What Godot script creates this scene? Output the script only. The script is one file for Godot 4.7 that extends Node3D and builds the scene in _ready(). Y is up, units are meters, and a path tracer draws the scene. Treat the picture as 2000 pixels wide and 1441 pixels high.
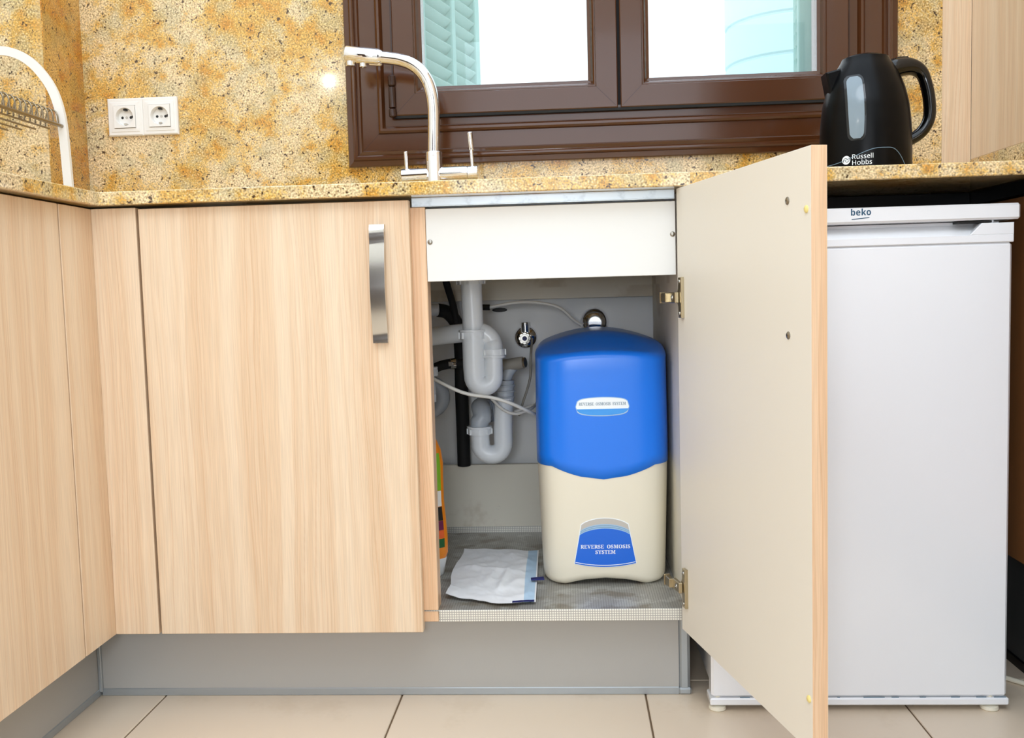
extends Node3D
# Kitchen sink corner: open sink cupboard with a water filter, granite worktop, brown window, small fridge.

var M := {}
var taken := {}
var origin := Vector3.ZERO      # base of the thing being built; shapes are written in room coordinates


func _ready() -> void:
	# ---------------- camera, sky, lamps, exposure ----------------
	var cam := Camera3D.new()
	cam.name = "camera"
	cam.fov = 41.811
	cam.near = 0.02
	cam.transform = Transform3D(Basis(Vector3.UP, 0.0604) * Basis(Vector3.RIGHT, -0.078) * Basis(Vector3.BACK, -0.0274), Vector3(0.7024, 0.6978, 1.5621))
	add_child(cam)
	cam.current = true
	var e := Environment.new()
	e.background_mode = Environment.BG_SKY
	var sm := ProceduralSkyMaterial.new()
	sm.sky_top_color = Color(0.88, 0.93, 0.98)
	sm.sky_horizon_color = Color(0.97, 0.98, 1.0)
	sm.ground_bottom_color = Color(0.6, 0.6, 0.58)
	sm.ground_horizon_color = Color(0.8, 0.82, 0.82)
	sm.sky_energy_multiplier = 1.0
	var sky := Sky.new()
	sky.sky_material = sm
	e.sky = sky
	e.background_energy_multiplier = 6.5
	e.tonemap_mode = Environment.TONE_MAPPER_LINEAR
	e.tonemap_exposure = 0.43
	e.sdfgi_enabled = true
	e.ssao_enabled = true
	e.ssil_enabled = true
	var we := WorldEnvironment.new()
	we.name = "environment"
	we.environment = e
	add_child(we)
	var al := AreaLight3D.new()
	al.name = "ceiling_light_glow"
	al.area_size = Vector2(1.2, 1.0)
	al.position = Vector3(0.45, 2.42, 1.6)
	al.rotation = Vector3(-PI / 2, 0, 0)
	al.light_energy = 3.8
	al.light_color = Color(0.89, 0.94, 1.0)
	al.area_range = 8.0
	al.area_attenuation = 2.0
	al.shadow_enabled = true
	add_child(al)
	var wl := OmniLight3D.new()
	wl.name = "wall_light_glow"
	wl.position = Vector3(-0.52, 1.83, 2.38)
	wl.light_energy = 0.15
	wl.light_size = 0.03
	wl.light_color = Color(1.0, 0.97, 0.93)
	wl.omni_range = 8.0
	wl.omni_attenuation = 2.0
	wl.shadow_enabled = true
	add_child(wl)

	var fl := AreaLight3D.new()
	fl.name = "added_softbox_glow"  # added fill light from an unseen softbox, aimed into the open cabinet
	fl.area_size = Vector2(0.3, 0.3)
	fl.position = Vector3(0.54, 0.84, 2.19)
	fl.rotation = Vector3(-0.05, 0, 0)
	fl.light_energy = 2.4
	fl.light_color = Color(0.93, 0.96, 1.0)
	fl.area_range = 8.0
	fl.area_attenuation = 2.0
	fl.shadow_enabled = true
	add_child(fl)

	make_materials()
	room()
	window()
	outside()
	worktop()
	left_units()
	sink_cabinet()
	plinths()
	right_unit()
	fridge()
	water_filter()
	plumbing()
	shelf_items()
	faucet()
	kettle()
	socket()
	dish_rack()
	lamps()


# ---------------------------------------------------------------- naming
func numbered(n: String) -> String:
	if not taken.has(n):
		taken[n] = 0
		return n
	taken[n] += 1
	return "%s_%03d" % [n, taken[n]]


func tag(o: Node, label: String, category := "", group := "") -> Node:
	if label: o.set_meta("label", label)
	if category: o.set_meta("category", category)
	if group: o.set_meta("group", group)
	return o


func thing(called: String, label: String, category: String, at: Vector3, group := "") -> Node3D:
	var o := Node3D.new()
	o.name = numbered(called)
	o.position = at
	add_child(o)
	tag(o, label, category, group)
	origin = at
	return o


func obj(called: String, st: SurfaceTool, mat: Material, parent: Node = null) -> MeshInstance3D:
	st.generate_normals()
	var mesh := st.commit()
	if origin != Vector3.ZERO:
		var s2 := SurfaceTool.new()
		s2.append_from(mesh, 0, Transform3D(Basis(), -origin))
		mesh = s2.commit()
	var mi := MeshInstance3D.new()
	mi.mesh = mesh
	mi.material_override = mat
	mi.cast_shadow = GeometryInstance3D.SHADOW_CASTING_SETTING_ON
	if parent:
		mi.name = called
		parent.add_child(mi, true)
	else:
		mi.name = numbered(called)
		mi.position = origin
		add_child(mi)
	return mi


func struct(called: String, st: SurfaceTool, mat: Material, label := "") -> MeshInstance3D:
	origin = Vector3.ZERO
	var o := obj(called, st, mat)
	o.set_meta("kind", "structure")
	if label: o.set_meta("label", label)
	return o


# ---------------------------------------------------------------- shapes
func S() -> SurfaceTool:
	var st := SurfaceTool.new()
	st.begin(Mesh.PRIMITIVE_TRIANGLES)
	st.set_smooth_group(-1)
	return st


func tri(st: SurfaceTool, a: Vector3, b: Vector3, c: Vector3, out: Vector3) -> void:
	if (a - c).cross(a - b).dot(out) < 0.0:
		var t := b
		b = c
		c = t
	st.add_vertex(a)
	st.add_vertex(b)
	st.add_vertex(c)


func quad(st: SurfaceTool, a: Vector3, b: Vector3, c: Vector3, d: Vector3, out: Vector3) -> void:
	tri(st, a, b, c, out)
	tri(st, a, c, d, out)


func corner(lo: Vector3, hi: Vector3, s: Array, axis: int, b: float) -> Vector3:
	var p := Vector3.ZERO
	for k in 3:
		var inset: float = 0.0 if k == axis else b
		p[k] = hi[k] - inset if s[k] > 0 else lo[k] + inset
	return p


func box(st: SurfaceTool, lo: Vector3, hi: Vector3, b := 0.0008) -> SurfaceTool:
	st.set_smooth_group(-1)
	var c := (lo + hi) / 2
	for a in 3:
		var u := (a + 1) % 3
		var v := (a + 2) % 3
		for s in [-1, 1]:
			var q := []
			for uv in [[-1, -1], [1, -1], [1, 1], [-1, 1]]:
				var sg := [0, 0, 0]
				sg[a] = s
				sg[u] = uv[0]
				sg[v] = uv[1]
				q.append(corner(lo, hi, sg, a, b))
			var out := Vector3.ZERO
			out[a] = s
			quad(st, q[0], q[1], q[2], q[3], out)
	if b <= 0.0:
		return st
	for a in 3:
		var u := (a + 1) % 3
		var v := (a + 2) % 3
		for su in [-1, 1]:
			for sv in [-1, 1]:
				var n1 := [0, 0, 0]
				n1[a] = -1
				n1[u] = su
				n1[v] = sv
				var n2 := n1.duplicate()
				n2[a] = 1
				var out := Vector3.ZERO
				out[u] = su
				out[v] = sv
				quad(st, corner(lo, hi, n1, u, b), corner(lo, hi, n2, u, b), corner(lo, hi, n2, v, b), corner(lo, hi, n1, v, b), out)
	for sx in [-1, 1]:
		for sy in [-1, 1]:
			for sz in [-1, 1]:
				var sg := [sx, sy, sz]
				tri(st, corner(lo, hi, sg, 0, b), corner(lo, hi, sg, 1, b), corner(lo, hi, sg, 2, b), Vector3(sx, sy, sz))
	return st


func bx(x0: float, y0: float, z0: float, x1: float, y1: float, z1: float, b := 0.0008) -> SurfaceTool:
	return box(S(), Vector3(x0, y0, z0), Vector3(x1, y1, z1), b)


func spline(pts: Array, n := 6) -> Array:
	var out := []
	for i in pts.size() - 1:
		var p0: Vector3 = pts[maxi(i - 1, 0)]
		var p1: Vector3 = pts[i]
		var p2: Vector3 = pts[i + 1]
		var p3: Vector3 = pts[mini(i + 2, pts.size() - 1)]
		for k in n:
			out.append(p1.cubic_interpolate(p2, p0, p3, float(k) / n))
	out.append(pts[-1])
	return out


func tube(st: SurfaceTool, pts: Array, r, sides := 14, caps := true, flat := 1.0, flat_dir := Vector3.ZERO) -> SurfaceTool:
	var n := pts.size()
	var rings := []
	var t0: Vector3 = (pts[1] - pts[0]).normalized()
	var u := t0.cross(Vector3.UP if absf(t0.y) < 0.9 else Vector3.RIGHT).normalized()
	if flat_dir != Vector3.ZERO:
		u = (flat_dir - t0 * flat_dir.dot(t0)).normalized()
	for i in n:
		var t: Vector3 = (pts[mini(i + 1, n - 1)] - pts[maxi(i - 1, 0)]).normalized()
		u = (u - t * u.dot(t)).normalized()
		var v := t.cross(u)
		var rr: float = r[i] if r is Array else r
		var ring := []
		for k in sides:
			var a := TAU * k / sides
			ring.append(pts[i] + (u * cos(a) * flat + v * sin(a)) * rr)
		rings.append(ring)
	st.set_smooth_group(1)
	for i in n - 1:
		for k in sides:
			var k2 := (k + 1) % sides
			var o: Vector3 = rings[i][k] + rings[i][k2] - pts[i] * 2
			quad(st, rings[i][k], rings[i][k2], rings[i + 1][k2], rings[i + 1][k], o)
	if caps:
		st.set_smooth_group(-1)
		for k in sides:
			var k2 := (k + 1) % sides
			tri(st, pts[0], rings[0][k], rings[0][k2], -t0)
			tri(st, pts[-1], rings[-1][k], rings[-1][k2], pts[-1] - pts[-2])
	return st


func lathe(st: SurfaceTool, prof: Array, xf := Transform3D(), n := 32, a0 := 0.0, a1 := TAU) -> SurfaceTool:
	var g := 1
	for i in prof.size() - 1:
		var p: Vector2 = prof[i]
		var q: Vector2 = prof[i + 1]
		if i > 0:
			var d0: Vector2 = (p - prof[i - 1]).normalized()
			if d0.dot((q - p).normalized()) < 0.75:
				g += 1
		st.set_smooth_group(g)
		var d := q - p
		var nn := Vector2(d.y, -d.x)
		for k in n:
			var a := lerpf(a0, a1, float(k) / n)
			var b := lerpf(a0, a1, float(k + 1) / n)
			var m := (a + b) / 2
			var out := xf.basis * Vector3(cos(m) * nn.x, nn.y, sin(m) * nn.x)
			var A := xf * Vector3(cos(a) * p.x, p.y, sin(a) * p.x)
			var B := xf * Vector3(cos(b) * p.x, p.y, sin(b) * p.x)
			var C := xf * Vector3(cos(b) * q.x, q.y, sin(b) * q.x)
			var D := xf * Vector3(cos(a) * q.x, q.y, sin(a) * q.x)
			if p.x > 1e-6: tri(st, A, B, C, out)
			if q.x > 1e-6: tri(st, A, C, D, out)
	return st


func along(at: Vector3, dir: Vector3) -> Transform3D:     # y axis turned to dir
	var y := dir.normalized()
	var x := y.cross(Vector3.BACK if absf(y.z) < 0.9 else Vector3.RIGHT).normalized()
	return Transform3D(Basis(x, y, x.cross(y)), at)


func rod(st: SurfaceTool, a: Vector3, b: Vector3, r: float, c := 0.0008, n := 20) -> SurfaceTool:   # cylinder with softened rims
	var h := a.distance_to(b)
	return lathe(st, [Vector2(0, 0), Vector2(r - c, 0), Vector2(r, c), Vector2(r, h - c), Vector2(r - c, h), Vector2(0, h)], along(a, b - a), n)


func prism(st: SurfaceTool, poly: PackedVector2Array, z0: float, z1: float, xf := Transform3D(), b := 0.0) -> SurfaceTool:
	if Geometry2D.is_polygon_clockwise(poly):
		poly.reverse()
	var n := poly.size()
	var ins := PackedVector2Array()
	for i in n:
		var d0 := (poly[i] - poly[(i + n - 1) % n]).normalized()
		var d1 := (poly[(i + 1) % n] - poly[i]).normalized()
		var m := (Vector2(-d0.y, d0.x) + Vector2(-d1.y, d1.x)).normalized()
		ins.append(poly[i] + m * b / maxf(0.4, m.dot(Vector2(-d0.y, d0.x))))
	st.set_smooth_group(-1)
	var idx := Geometry2D.triangulate_polygon(ins)
	for i in range(0, idx.size(), 3):
		for s in [0, 1]:
			var z: float = z1 if s else z0
			tri(st, xf * v3(ins[idx[i]], z), xf * v3(ins[idx[i + 1]], z), xf * v3(ins[idx[i + 2]], z), xf.basis * Vector3(0, 0, 1 if s else -1))
	for i in n:
		var j := (i + 1) % n
		var d := poly[j] - poly[i]
		var out := xf.basis * Vector3(d.y, -d.x, 0)
		quad(st, xf * v3(poly[i], z0 + b), xf * v3(poly[j], z0 + b), xf * v3(poly[j], z1 - b), xf * v3(poly[i], z1 - b), out)
		if b > 0.0:
			quad(st, xf * v3(poly[i], z1 - b), xf * v3(poly[j], z1 - b), xf * v3(ins[j], z1), xf * v3(ins[i], z1), out.normalized() + xf.basis.z)
			quad(st, xf * v3(poly[i], z0 + b), xf * v3(poly[j], z0 + b), xf * v3(ins[j], z0), xf * v3(ins[i], z0), out.normalized() - xf.basis.z)
	return st


func v3(p: Vector2, z: float) -> Vector3:
	return Vector3(p.x, p.y, z)


func ring(st: SurfaceTool, x0: float, y0: float, x1: float, y1: float, prof: Array) -> SurfaceTool:   # mitred frame; prof = [inset, z] from outside to inside
	st.set_smooth_group(-1)
	for i in prof.size() - 1:
		var p: Vector2 = prof[i]
		var q: Vector2 = prof[i + 1]
		var nn := Vector2(p.y - q.y, q.x - p.x)
		var P := [Vector3(x0 + p.x, y0 + p.x, p.y), Vector3(x1 - p.x, y0 + p.x, p.y), Vector3(x1 - p.x, y1 - p.x, p.y), Vector3(x0 + p.x, y1 - p.x, p.y)]
		var Q := [Vector3(x0 + q.x, y0 + q.x, q.y), Vector3(x1 - q.x, y0 + q.x, q.y), Vector3(x1 - q.x, y1 - q.x, q.y), Vector3(x0 + q.x, y1 - q.x, q.y)]
		var inward := [Vector3(0, 1, 0), Vector3(-1, 0, 0), Vector3(0, -1, 0), Vector3(1, 0, 0)]
		for k in 4:
			var j := (k + 1) % 4
			quad(st, P[k], P[j], Q[j], Q[k], inward[k] * nn.x + Vector3(0, 0, nn.y))
	return st


func text(t: String, height: float, serif := false, bold := false, spacing := 0.0) -> Array:   # triangles of flat lettering, centred, cap height about `height`
	var f := SystemFont.new()
	f.font_names = PackedStringArray(["Droid Serif" if serif else "Droid Sans"])
	f.font_weight = 700 if bold else 400
	var tm := TextMesh.new()
	tm.font = f
	tm.font_size = 64
	tm.depth = 0.0
	tm.curve_step = 2.0
	tm.pixel_size = 0.01
	tm.text = t
	var arr := tm.get_mesh_arrays()
	var v: PackedVector3Array = arr[Mesh.ARRAY_VERTEX]
	var ix: PackedInt32Array = arr[Mesh.ARRAY_INDEX]
	var box2 := AABB(v[0], Vector3.ZERO)
	for p in v: box2 = box2.expand(p)
	var k := height / box2.size.y
	var out := []
	for i in ix:
		var p := v[i]
		out.append(Vector2((p.x - box2.get_center().x) * k * (1.0 + spacing), (p.y - box2.get_center().y) * k))
	return out


# ---------------------------------------------------------------- materials
func mat(color: Color, rough := 0.5, metal := 0.0) -> StandardMaterial3D:
	var m := StandardMaterial3D.new()
	m.albedo_color = color
	m.roughness = rough
	m.metallic = metal
	return m


func noise_bytes(sd: int, freq: float, size: int, oct := 3, kind := FastNoiseLite.TYPE_SIMPLEX_SMOOTH, ridged := false) -> PackedByteArray:
	var n := FastNoiseLite.new()
	n.seed = sd
	n.noise_type = kind
	n.frequency = freq
	n.fractal_octaves = oct
	n.fractal_type = FastNoiseLite.FRACTAL_RIDGED if ridged else (FastNoiseLite.FRACTAL_FBM if oct > 1 else FastNoiseLite.FRACTAL_NONE)
	var im := n.get_image(size, size, false, false, true)
	im.convert(Image.FORMAT_L8)
	return im.get_data()


func sstep(a: float, b: float, x: float) -> float:
	var t := clampf((x - a) / (b - a), 0.0, 1.0)
	return t * t * (3.0 - 2.0 * t)


func granite_texture(size: int, sd: int) -> ImageTexture:
	var A := noise_bytes(sd, 0.0045, size, 4)
	var B := noise_bytes(sd + 1, 0.022, size, 3)
	var G := noise_bytes(sd + 2, 0.16, size, 2)
	var G2 := noise_bytes(sd + 3, 0.24, size, 1)
	var K := noise_bytes(sd + 4, 0.085, size, 2)
	var L := noise_bytes(sd + 5, 0.012, size, 2)
	var V := noise_bytes(sd + 6, 0.006, size, 3, FastNoiseLite.TYPE_SIMPLEX_SMOOTH, true)
	var C := noise_bytes(sd + 7, 0.03, size, 2)
	var out := PackedByteArray()
	out.resize(size * size * 3)
	var cream := Vector3(226, 200, 155)
	var gold := Vector3(212, 168, 84)
	var orange := Vector3(196, 128, 36)
	var grey := Vector3(190, 178, 140)
	var dark := Vector3(58, 40, 26)
	for i in size * size:
		var a := A[i] / 255.0
		var b := B[i] / 255.0
		var g := G[i] / 255.0
		var g2 := G2[i] / 255.0
		var c := cream.lerp(gold, sstep(0.36, 0.66, a * 0.65 + b * 0.35 + (g - 0.5) * 0.28))
		c = c.lerp(orange, 0.6 * sstep(0.6, 0.82, b * 0.75 + a * 0.25 + (g2 - 0.5) * 0.3))
		c = c.lerp(grey, 0.6 * sstep(0.55, 0.78, L[i] / 255.0 + (g2 - 0.5) * 0.4))
		c *= 0.99 + 0.34 * (g - 0.5) + 0.42 * (g2 - 0.5)
		if g2 > 0.74: c = c.lerp(Vector3(245, 232, 200), 0.5 * sstep(0.74, 0.9, g2))
		if g < 0.3: c = c.lerp(Vector3(165, 128, 72), 0.7 * sstep(0.3, 0.15, g))
		var vein := sstep(0.90, 0.98, V[i] / 255.0) * sstep(0.45, 0.6, C[i] / 255.0)
		c = c.lerp(Vector3(128, 112, 84), 0.55 * vein * sstep(0.4, 0.6, g2))
		var k := K[i] / 255.0 + 0.34 * (C[i] / 255.0 - 0.5)
		if k > 0.80: c = c.lerp(dark, sstep(0.80, 0.85, k) * 0.92)
		if g2 < 0.24 and C[i] > 110: c = c.lerp(Vector3(120, 96, 62), 0.75 * sstep(0.24, 0.14, g2))
		out[i * 3] = clampi(int(c.x), 0, 255)
		out[i * 3 + 1] = clampi(int(c.y), 0, 255)
		out[i * 3 + 2] = clampi(int(c.z), 0, 255)
	return ImageTexture.create_from_image(Image.create_from_data(size, size, false, Image.FORMAT_RGB8, out))


func wood_texture(size: int, sd: int) -> ImageTexture:
	var n1 := FastNoiseLite.new()
	n1.seed = sd
	n1.frequency = 1.0
	n1.fractal_octaves = 2
	var n2 := FastNoiseLite.new()
	n2.seed = sd + 1
	n2.frequency = 1.0
	n2.fractal_type = FastNoiseLite.FRACTAL_NONE
	var out := PackedByteArray()
	out.resize(size * size * 3)
	var pale := Vector3(233, 210, 181)
	var tan_ := Vector3(224, 194, 160)
	var line := Vector3(205, 160, 120)
	for y in size:
		var v := 0.9 * y / size
		for x in size:
			var u := 0.9 * x / size
			var w := u + 0.009 * n2.get_noise_2d(u * 6.0, v * 1.3) + 0.0025 * n2.get_noise_2d(u * 30.0 + 9.0, v * 5.0)
			var broad := n1.get_noise_2d(w * 13.0, v * 0.2)
			var rings := n1.get_noise_2d(w * 300.0, v * 0.8 + 40.0)
			var fine := n2.get_noise_2d(u * 640.0, v * 9.0)
			var bands := n1.get_noise_2d(w * 62.0, v * 0.3 + 80.0)
			var c := pale.lerp(tan_, sstep(-0.5, 0.6, broad * 0.7 + bands * 0.5))
			c = c.lerp(line, 0.34 * sstep(0.08, 0.55, rings * (0.75 + 0.6 * broad)))
			c *= 0.985 + 0.04 * fine
			var i := (y * size + x) * 3
			out[i] = clampi(int(c.x), 0, 255)
			out[i + 1] = clampi(int(c.y), 0, 255)
			out[i + 2] = clampi(int(c.z), 0, 255)
	return ImageTexture.create_from_image(Image.create_from_data(size, size, false, Image.FORMAT_RGB8, out))


func tri_mat(tex: Texture2D, period: float, rough: float, offset := Vector3.ZERO, world := false) -> StandardMaterial3D:
	var m := StandardMaterial3D.new()
	m.albedo_texture = tex
	m.roughness = rough
	m.uv1_triplanar = true
	m.uv1_world_triplanar = world
	m.uv1_scale = Vector3.ONE / period
	m.uv1_offset = offset
	m.uv1_triplanar_sharpness = 8.0
	return m


func liner_texture() -> ImageTexture:          # small embossed check of the aluminium shelf liner
	var s := 128
	var im := Image.create(s, s, false, Image.FORMAT_RGB8)
	for y in s:
		for x in s:
			var on := (x % 16 < 11) and (y % 16 < 11)
			var g := 0.90 if on else 0.66
			im.set_pixel(x, y, Color(g, g * 0.985, g * 0.94))
	return ImageTexture.create_from_image(im)


func shelf_texture() -> ImageTexture:         # ribbed grey liner with limescale bloom and brown dirt
	var s := 1024
	var a := noise_bytes(81, 0.009, s, 4)
	var b := noise_bytes(82, 0.006, s, 4)
	var g := noise_bytes(83, 0.15, s, 2)
	var out := PackedByteArray()
	out.resize(s * s * 3)
	for y in s:
		for x in s:
			var i := y * s + x
			var c := Vector3(170, 167, 159)
			c = c.lerp(Vector3(196, 196, 188), 0.75 * sstep(0.52, 0.75, a[i] / 255.0 + 0.25 * (g[i] / 255.0 - 0.5)))
			c = c.lerp(Vector3(112, 98, 76), 0.5 * sstep(0.58, 0.85, b[i] / 255.0 + 0.15 * (g[i] / 255.0 - 0.5)))
			var m := 1.0
			if x % 8 < 2: m = 0.80
			elif y % 8 < 2: m = 0.90
			c *= m * (0.96 + 0.08 * g[i] / 255.0)
			out[i * 3] = clampi(int(c.x), 0, 255)
			out[i * 3 + 1] = clampi(int(c.y), 0, 255)
			out[i * 3 + 2] = clampi(int(c.z), 0, 255)
	return ImageTexture.create_from_image(Image.create_from_data(s, s, false, Image.FORMAT_RGB8, out))


func stain_texture(base: Color, stain: Color, freq: float, amount: float, sd: int) -> ImageTexture:
	var s := 256
	var a := noise_bytes(sd, freq, s, 4)
	var b := noise_bytes(sd + 1, 0.2, s, 2)
	var im := Image.create(s, s, false, Image.FORMAT_RGB8)
	for y in s:
		for x in s:
			var t := sstep(0.55, 0.85, a[y * s + x] / 255.0 + 0.2 * (b[y * s + x] / 255.0 - 0.5)) * amount
			im.set_pixel(x, y, base.lerp(stain, t))
	return ImageTexture.create_from_image(im)


func make_materials() -> void:
	var gt := granite_texture(1400, 11)
	M.granite = tri_mat(gt, 1.4, 0.12, Vector3(0.36, 0.43, 0.2), true)
	M.granite.clearcoat_enabled = true
	M.granite.clearcoat = 0.5
	M.granite.clearcoat_roughness = 0.05
	M.granite_shaded = M.granite.duplicate()
	M.granite_shaded.albedo_color = Color(0.90, 0.79, 0.52)  # same granite tinted golden brown: shade of the pillar side put into the colour
	M.granite_shaded.uv1_offset = Vector3(0.1, 0.2, 0.7)
	var wt := wood_texture(1024, 5)
	M.wood = tri_mat(wt, 0.9, 0.42, Vector3(0.6, 0.06, 0.2))
	M.wood_b = tri_mat(wt, 0.9, 0.42, Vector3(0.43, 0.05, 0.45))
	M.wood_c = tri_mat(wt, 0.9, 0.42, Vector3(0.37, 0.05, 0.45))
	M.shaded_wood = tri_mat(wt, 0.9, 0.42, Vector3(0.43, 0.05, 0.45))
	M.shaded_wood.albedo_color = Color(0.56, 0.42, 0.28)  # the door wood darkened, so the shade beside the fridge is in its colour
	M.edge = tri_mat(wt, 0.9, 0.45, Vector3(0.52, 0.06, 0.83))
	M.edge.albedo_color = Color(1.0, 0.945, 0.90)
	M.white = mat(Color(0.93, 0.92, 0.90), 0.35)
	M.panel = mat(Color(0.885, 0.88, 0.86), 0.4)
	M.melamine = mat(Color(0.90, 0.875, 0.82), 0.45)
	M.carcass = tri_mat(stain_texture(Color(0.90, 0.875, 0.81), Color(0.70, 0.64, 0.54), 0.012, 0.4, 31), 0.8, 0.55, Vector3(0.35, 0.3, 0.3))
	M.fridge = mat(Color(0.945, 0.95, 0.96), 0.2)
	M.fridge.clearcoat_enabled = true
	M.fridge.clearcoat = 0.4
	M.fridge.clearcoat_roughness = 0.08
	M.brown = mat(Color(0.30, 0.17, 0.085), 0.15)
	M.brown.clearcoat_enabled = true
	M.brown.clearcoat = 0.35
	M.brown.clearcoat_roughness = 0.06
	M.brown_dark = mat(Color(0.20, 0.11, 0.07), 0.25)
	M.gasket = mat(Color(0.03, 0.03, 0.03), 0.7)
	M.black = mat(Color(0.012, 0.012, 0.016), 0.3)
	M.black.metallic_specular = 0.28
	M.black_gloss = mat(Color(0.02, 0.02, 0.022), 0.1)
	M.rubber = mat(Color(0.035, 0.035, 0.035), 0.75)
	M.chrome = mat(Color(0.93, 0.93, 0.94), 0.04, 1.0)
	M.steel = mat(Color(0.80, 0.79, 0.77), 0.17, 1.0)
	M.brass = mat(Color(0.74, 0.69, 0.58), 0.3, 1.0)
	M.galv = tri_mat(stain_texture(Color(0.80, 0.84, 0.87), Color(0.62, 0.66, 0.69), 0.03, 0.35, 41), 0.25, 0.38)
	M.galv.metallic = 0.35
	M.plinth = mat(Color(0.68, 0.67, 0.65), 0.45)
	M.alu = mat(Color(0.66, 0.68, 0.69), 0.35, 0.45)
	M.plaster = mat(Color(0.93, 0.93, 0.92), 0.9)
	M.paint = mat(Color(0.92, 0.91, 0.88), 0.9)
	M.tile = tri_mat(stain_texture(Color(0.88, 0.81, 0.72), Color(0.85, 0.775, 0.68), 0.01, 0.8, 51), 0.7, 0.34, Vector3(0.2, 0, 0.1), true)
	M.grout = mat(Color(0.42, 0.34, 0.25), 0.9)
	M.pvc = mat(Color(0.90, 0.915, 0.925), 0.3)
	M.pvc_grey = mat(Color(0.70, 0.725, 0.75), 0.36)
	M.pvc_tan = mat(Color(0.58, 0.56, 0.52), 0.5)
	M.tubing = mat(Color(0.86, 0.85, 0.82), 0.4)
	M.blue = mat(Color(0.09, 0.47, 0.92), 0.3)
	M.ivory = mat(Color(0.91, 0.88, 0.80), 0.4)
	M.label_blue = mat(Color(0.02, 0.40, 0.85), 0.35)
	M.badge_blue = mat(Color(0.22, 0.60, 0.92), 0.3)
	M.label_pale = mat(Color(0.62, 0.76, 0.88), 0.4)
	M.label_grey = mat(Color(0.76, 0.74, 0.71), 0.4)
	M.ink_white = mat(Color(0.95, 0.97, 0.98), 0.5)
	M.ink_blue = mat(Color(0.16, 0.33, 0.44), 0.5)
	M.ink_grey = mat(Color(0.45, 0.55, 0.62), 0.5)
	M.liner = tri_mat(liner_texture(), 0.032, 0.34)
	M.liner.metallic = 0.25
	M.liner_top = tri_mat(shelf_texture(), 0.55, 0.40, Vector3(0.2, 0, 0.12))
	M.liner_top.metallic = 0.25
	M.paper = mat(Color(0.95, 0.95, 0.95), 0.85)
	M.paper_blue = mat(Color(0.73, 0.83, 0.91), 0.8)
	M.navy = mat(Color(0.05, 0.09, 0.38), 0.5)
	M.orange = mat(Color(0.95, 0.55, 0.06), 0.3)
	M.green = mat(Color(0.50, 0.73, 0.12), 0.4)
	M.dark_green = mat(Color(0.03, 0.36, 0.16), 0.4)
	M.magenta = mat(Color(0.42, 0.06, 0.28), 0.4)
	M.orange_red = mat(Color(0.92, 0.38, 0.16), 0.4)
	M.ink_black = mat(Color(0.03, 0.03, 0.03), 0.5)
	M.gauge = mat(Color(0.50, 0.56, 0.60), 0.12)
	M.shutter = mat(Color(0.60, 0.78, 0.75), 0.6)
	M.slat = mat(Color(0.60, 0.76, 0.73), 0.6)
	M.stucco = mat(Color(0.96, 0.96, 0.95), 0.9)
	M.aqua = mat(Color(0.74, 0.87, 0.88), 0.6)
	M.dark_panel = mat(Color(0.27, 0.27, 0.265), 0.4)
	M.yellow = mat(Color(0.90, 0.82, 0.52), 0.5)
	M.wire = mat(Color(0.58, 0.53, 0.45), 0.25, 1.0)
	M.screw = mat(Color(0.62, 0.60, 0.56), 0.3, 1.0)
	var glass := StandardMaterial3D.new()
	glass.transparency = BaseMaterial3D.TRANSPARENCY_ALPHA
	glass.albedo_color = Color(0.95, 1.0, 0.99, 0.04)
	glass.roughness = 0.02
	M.glass = glass
	var lamp := mat(Color(1, 1, 1), 0.5)
	lamp.emission_enabled = true
	lamp.emission = Color(0.95, 0.97, 1.0)
	lamp.emission_energy_multiplier = 2.0
	M.lamp = lamp


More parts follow.
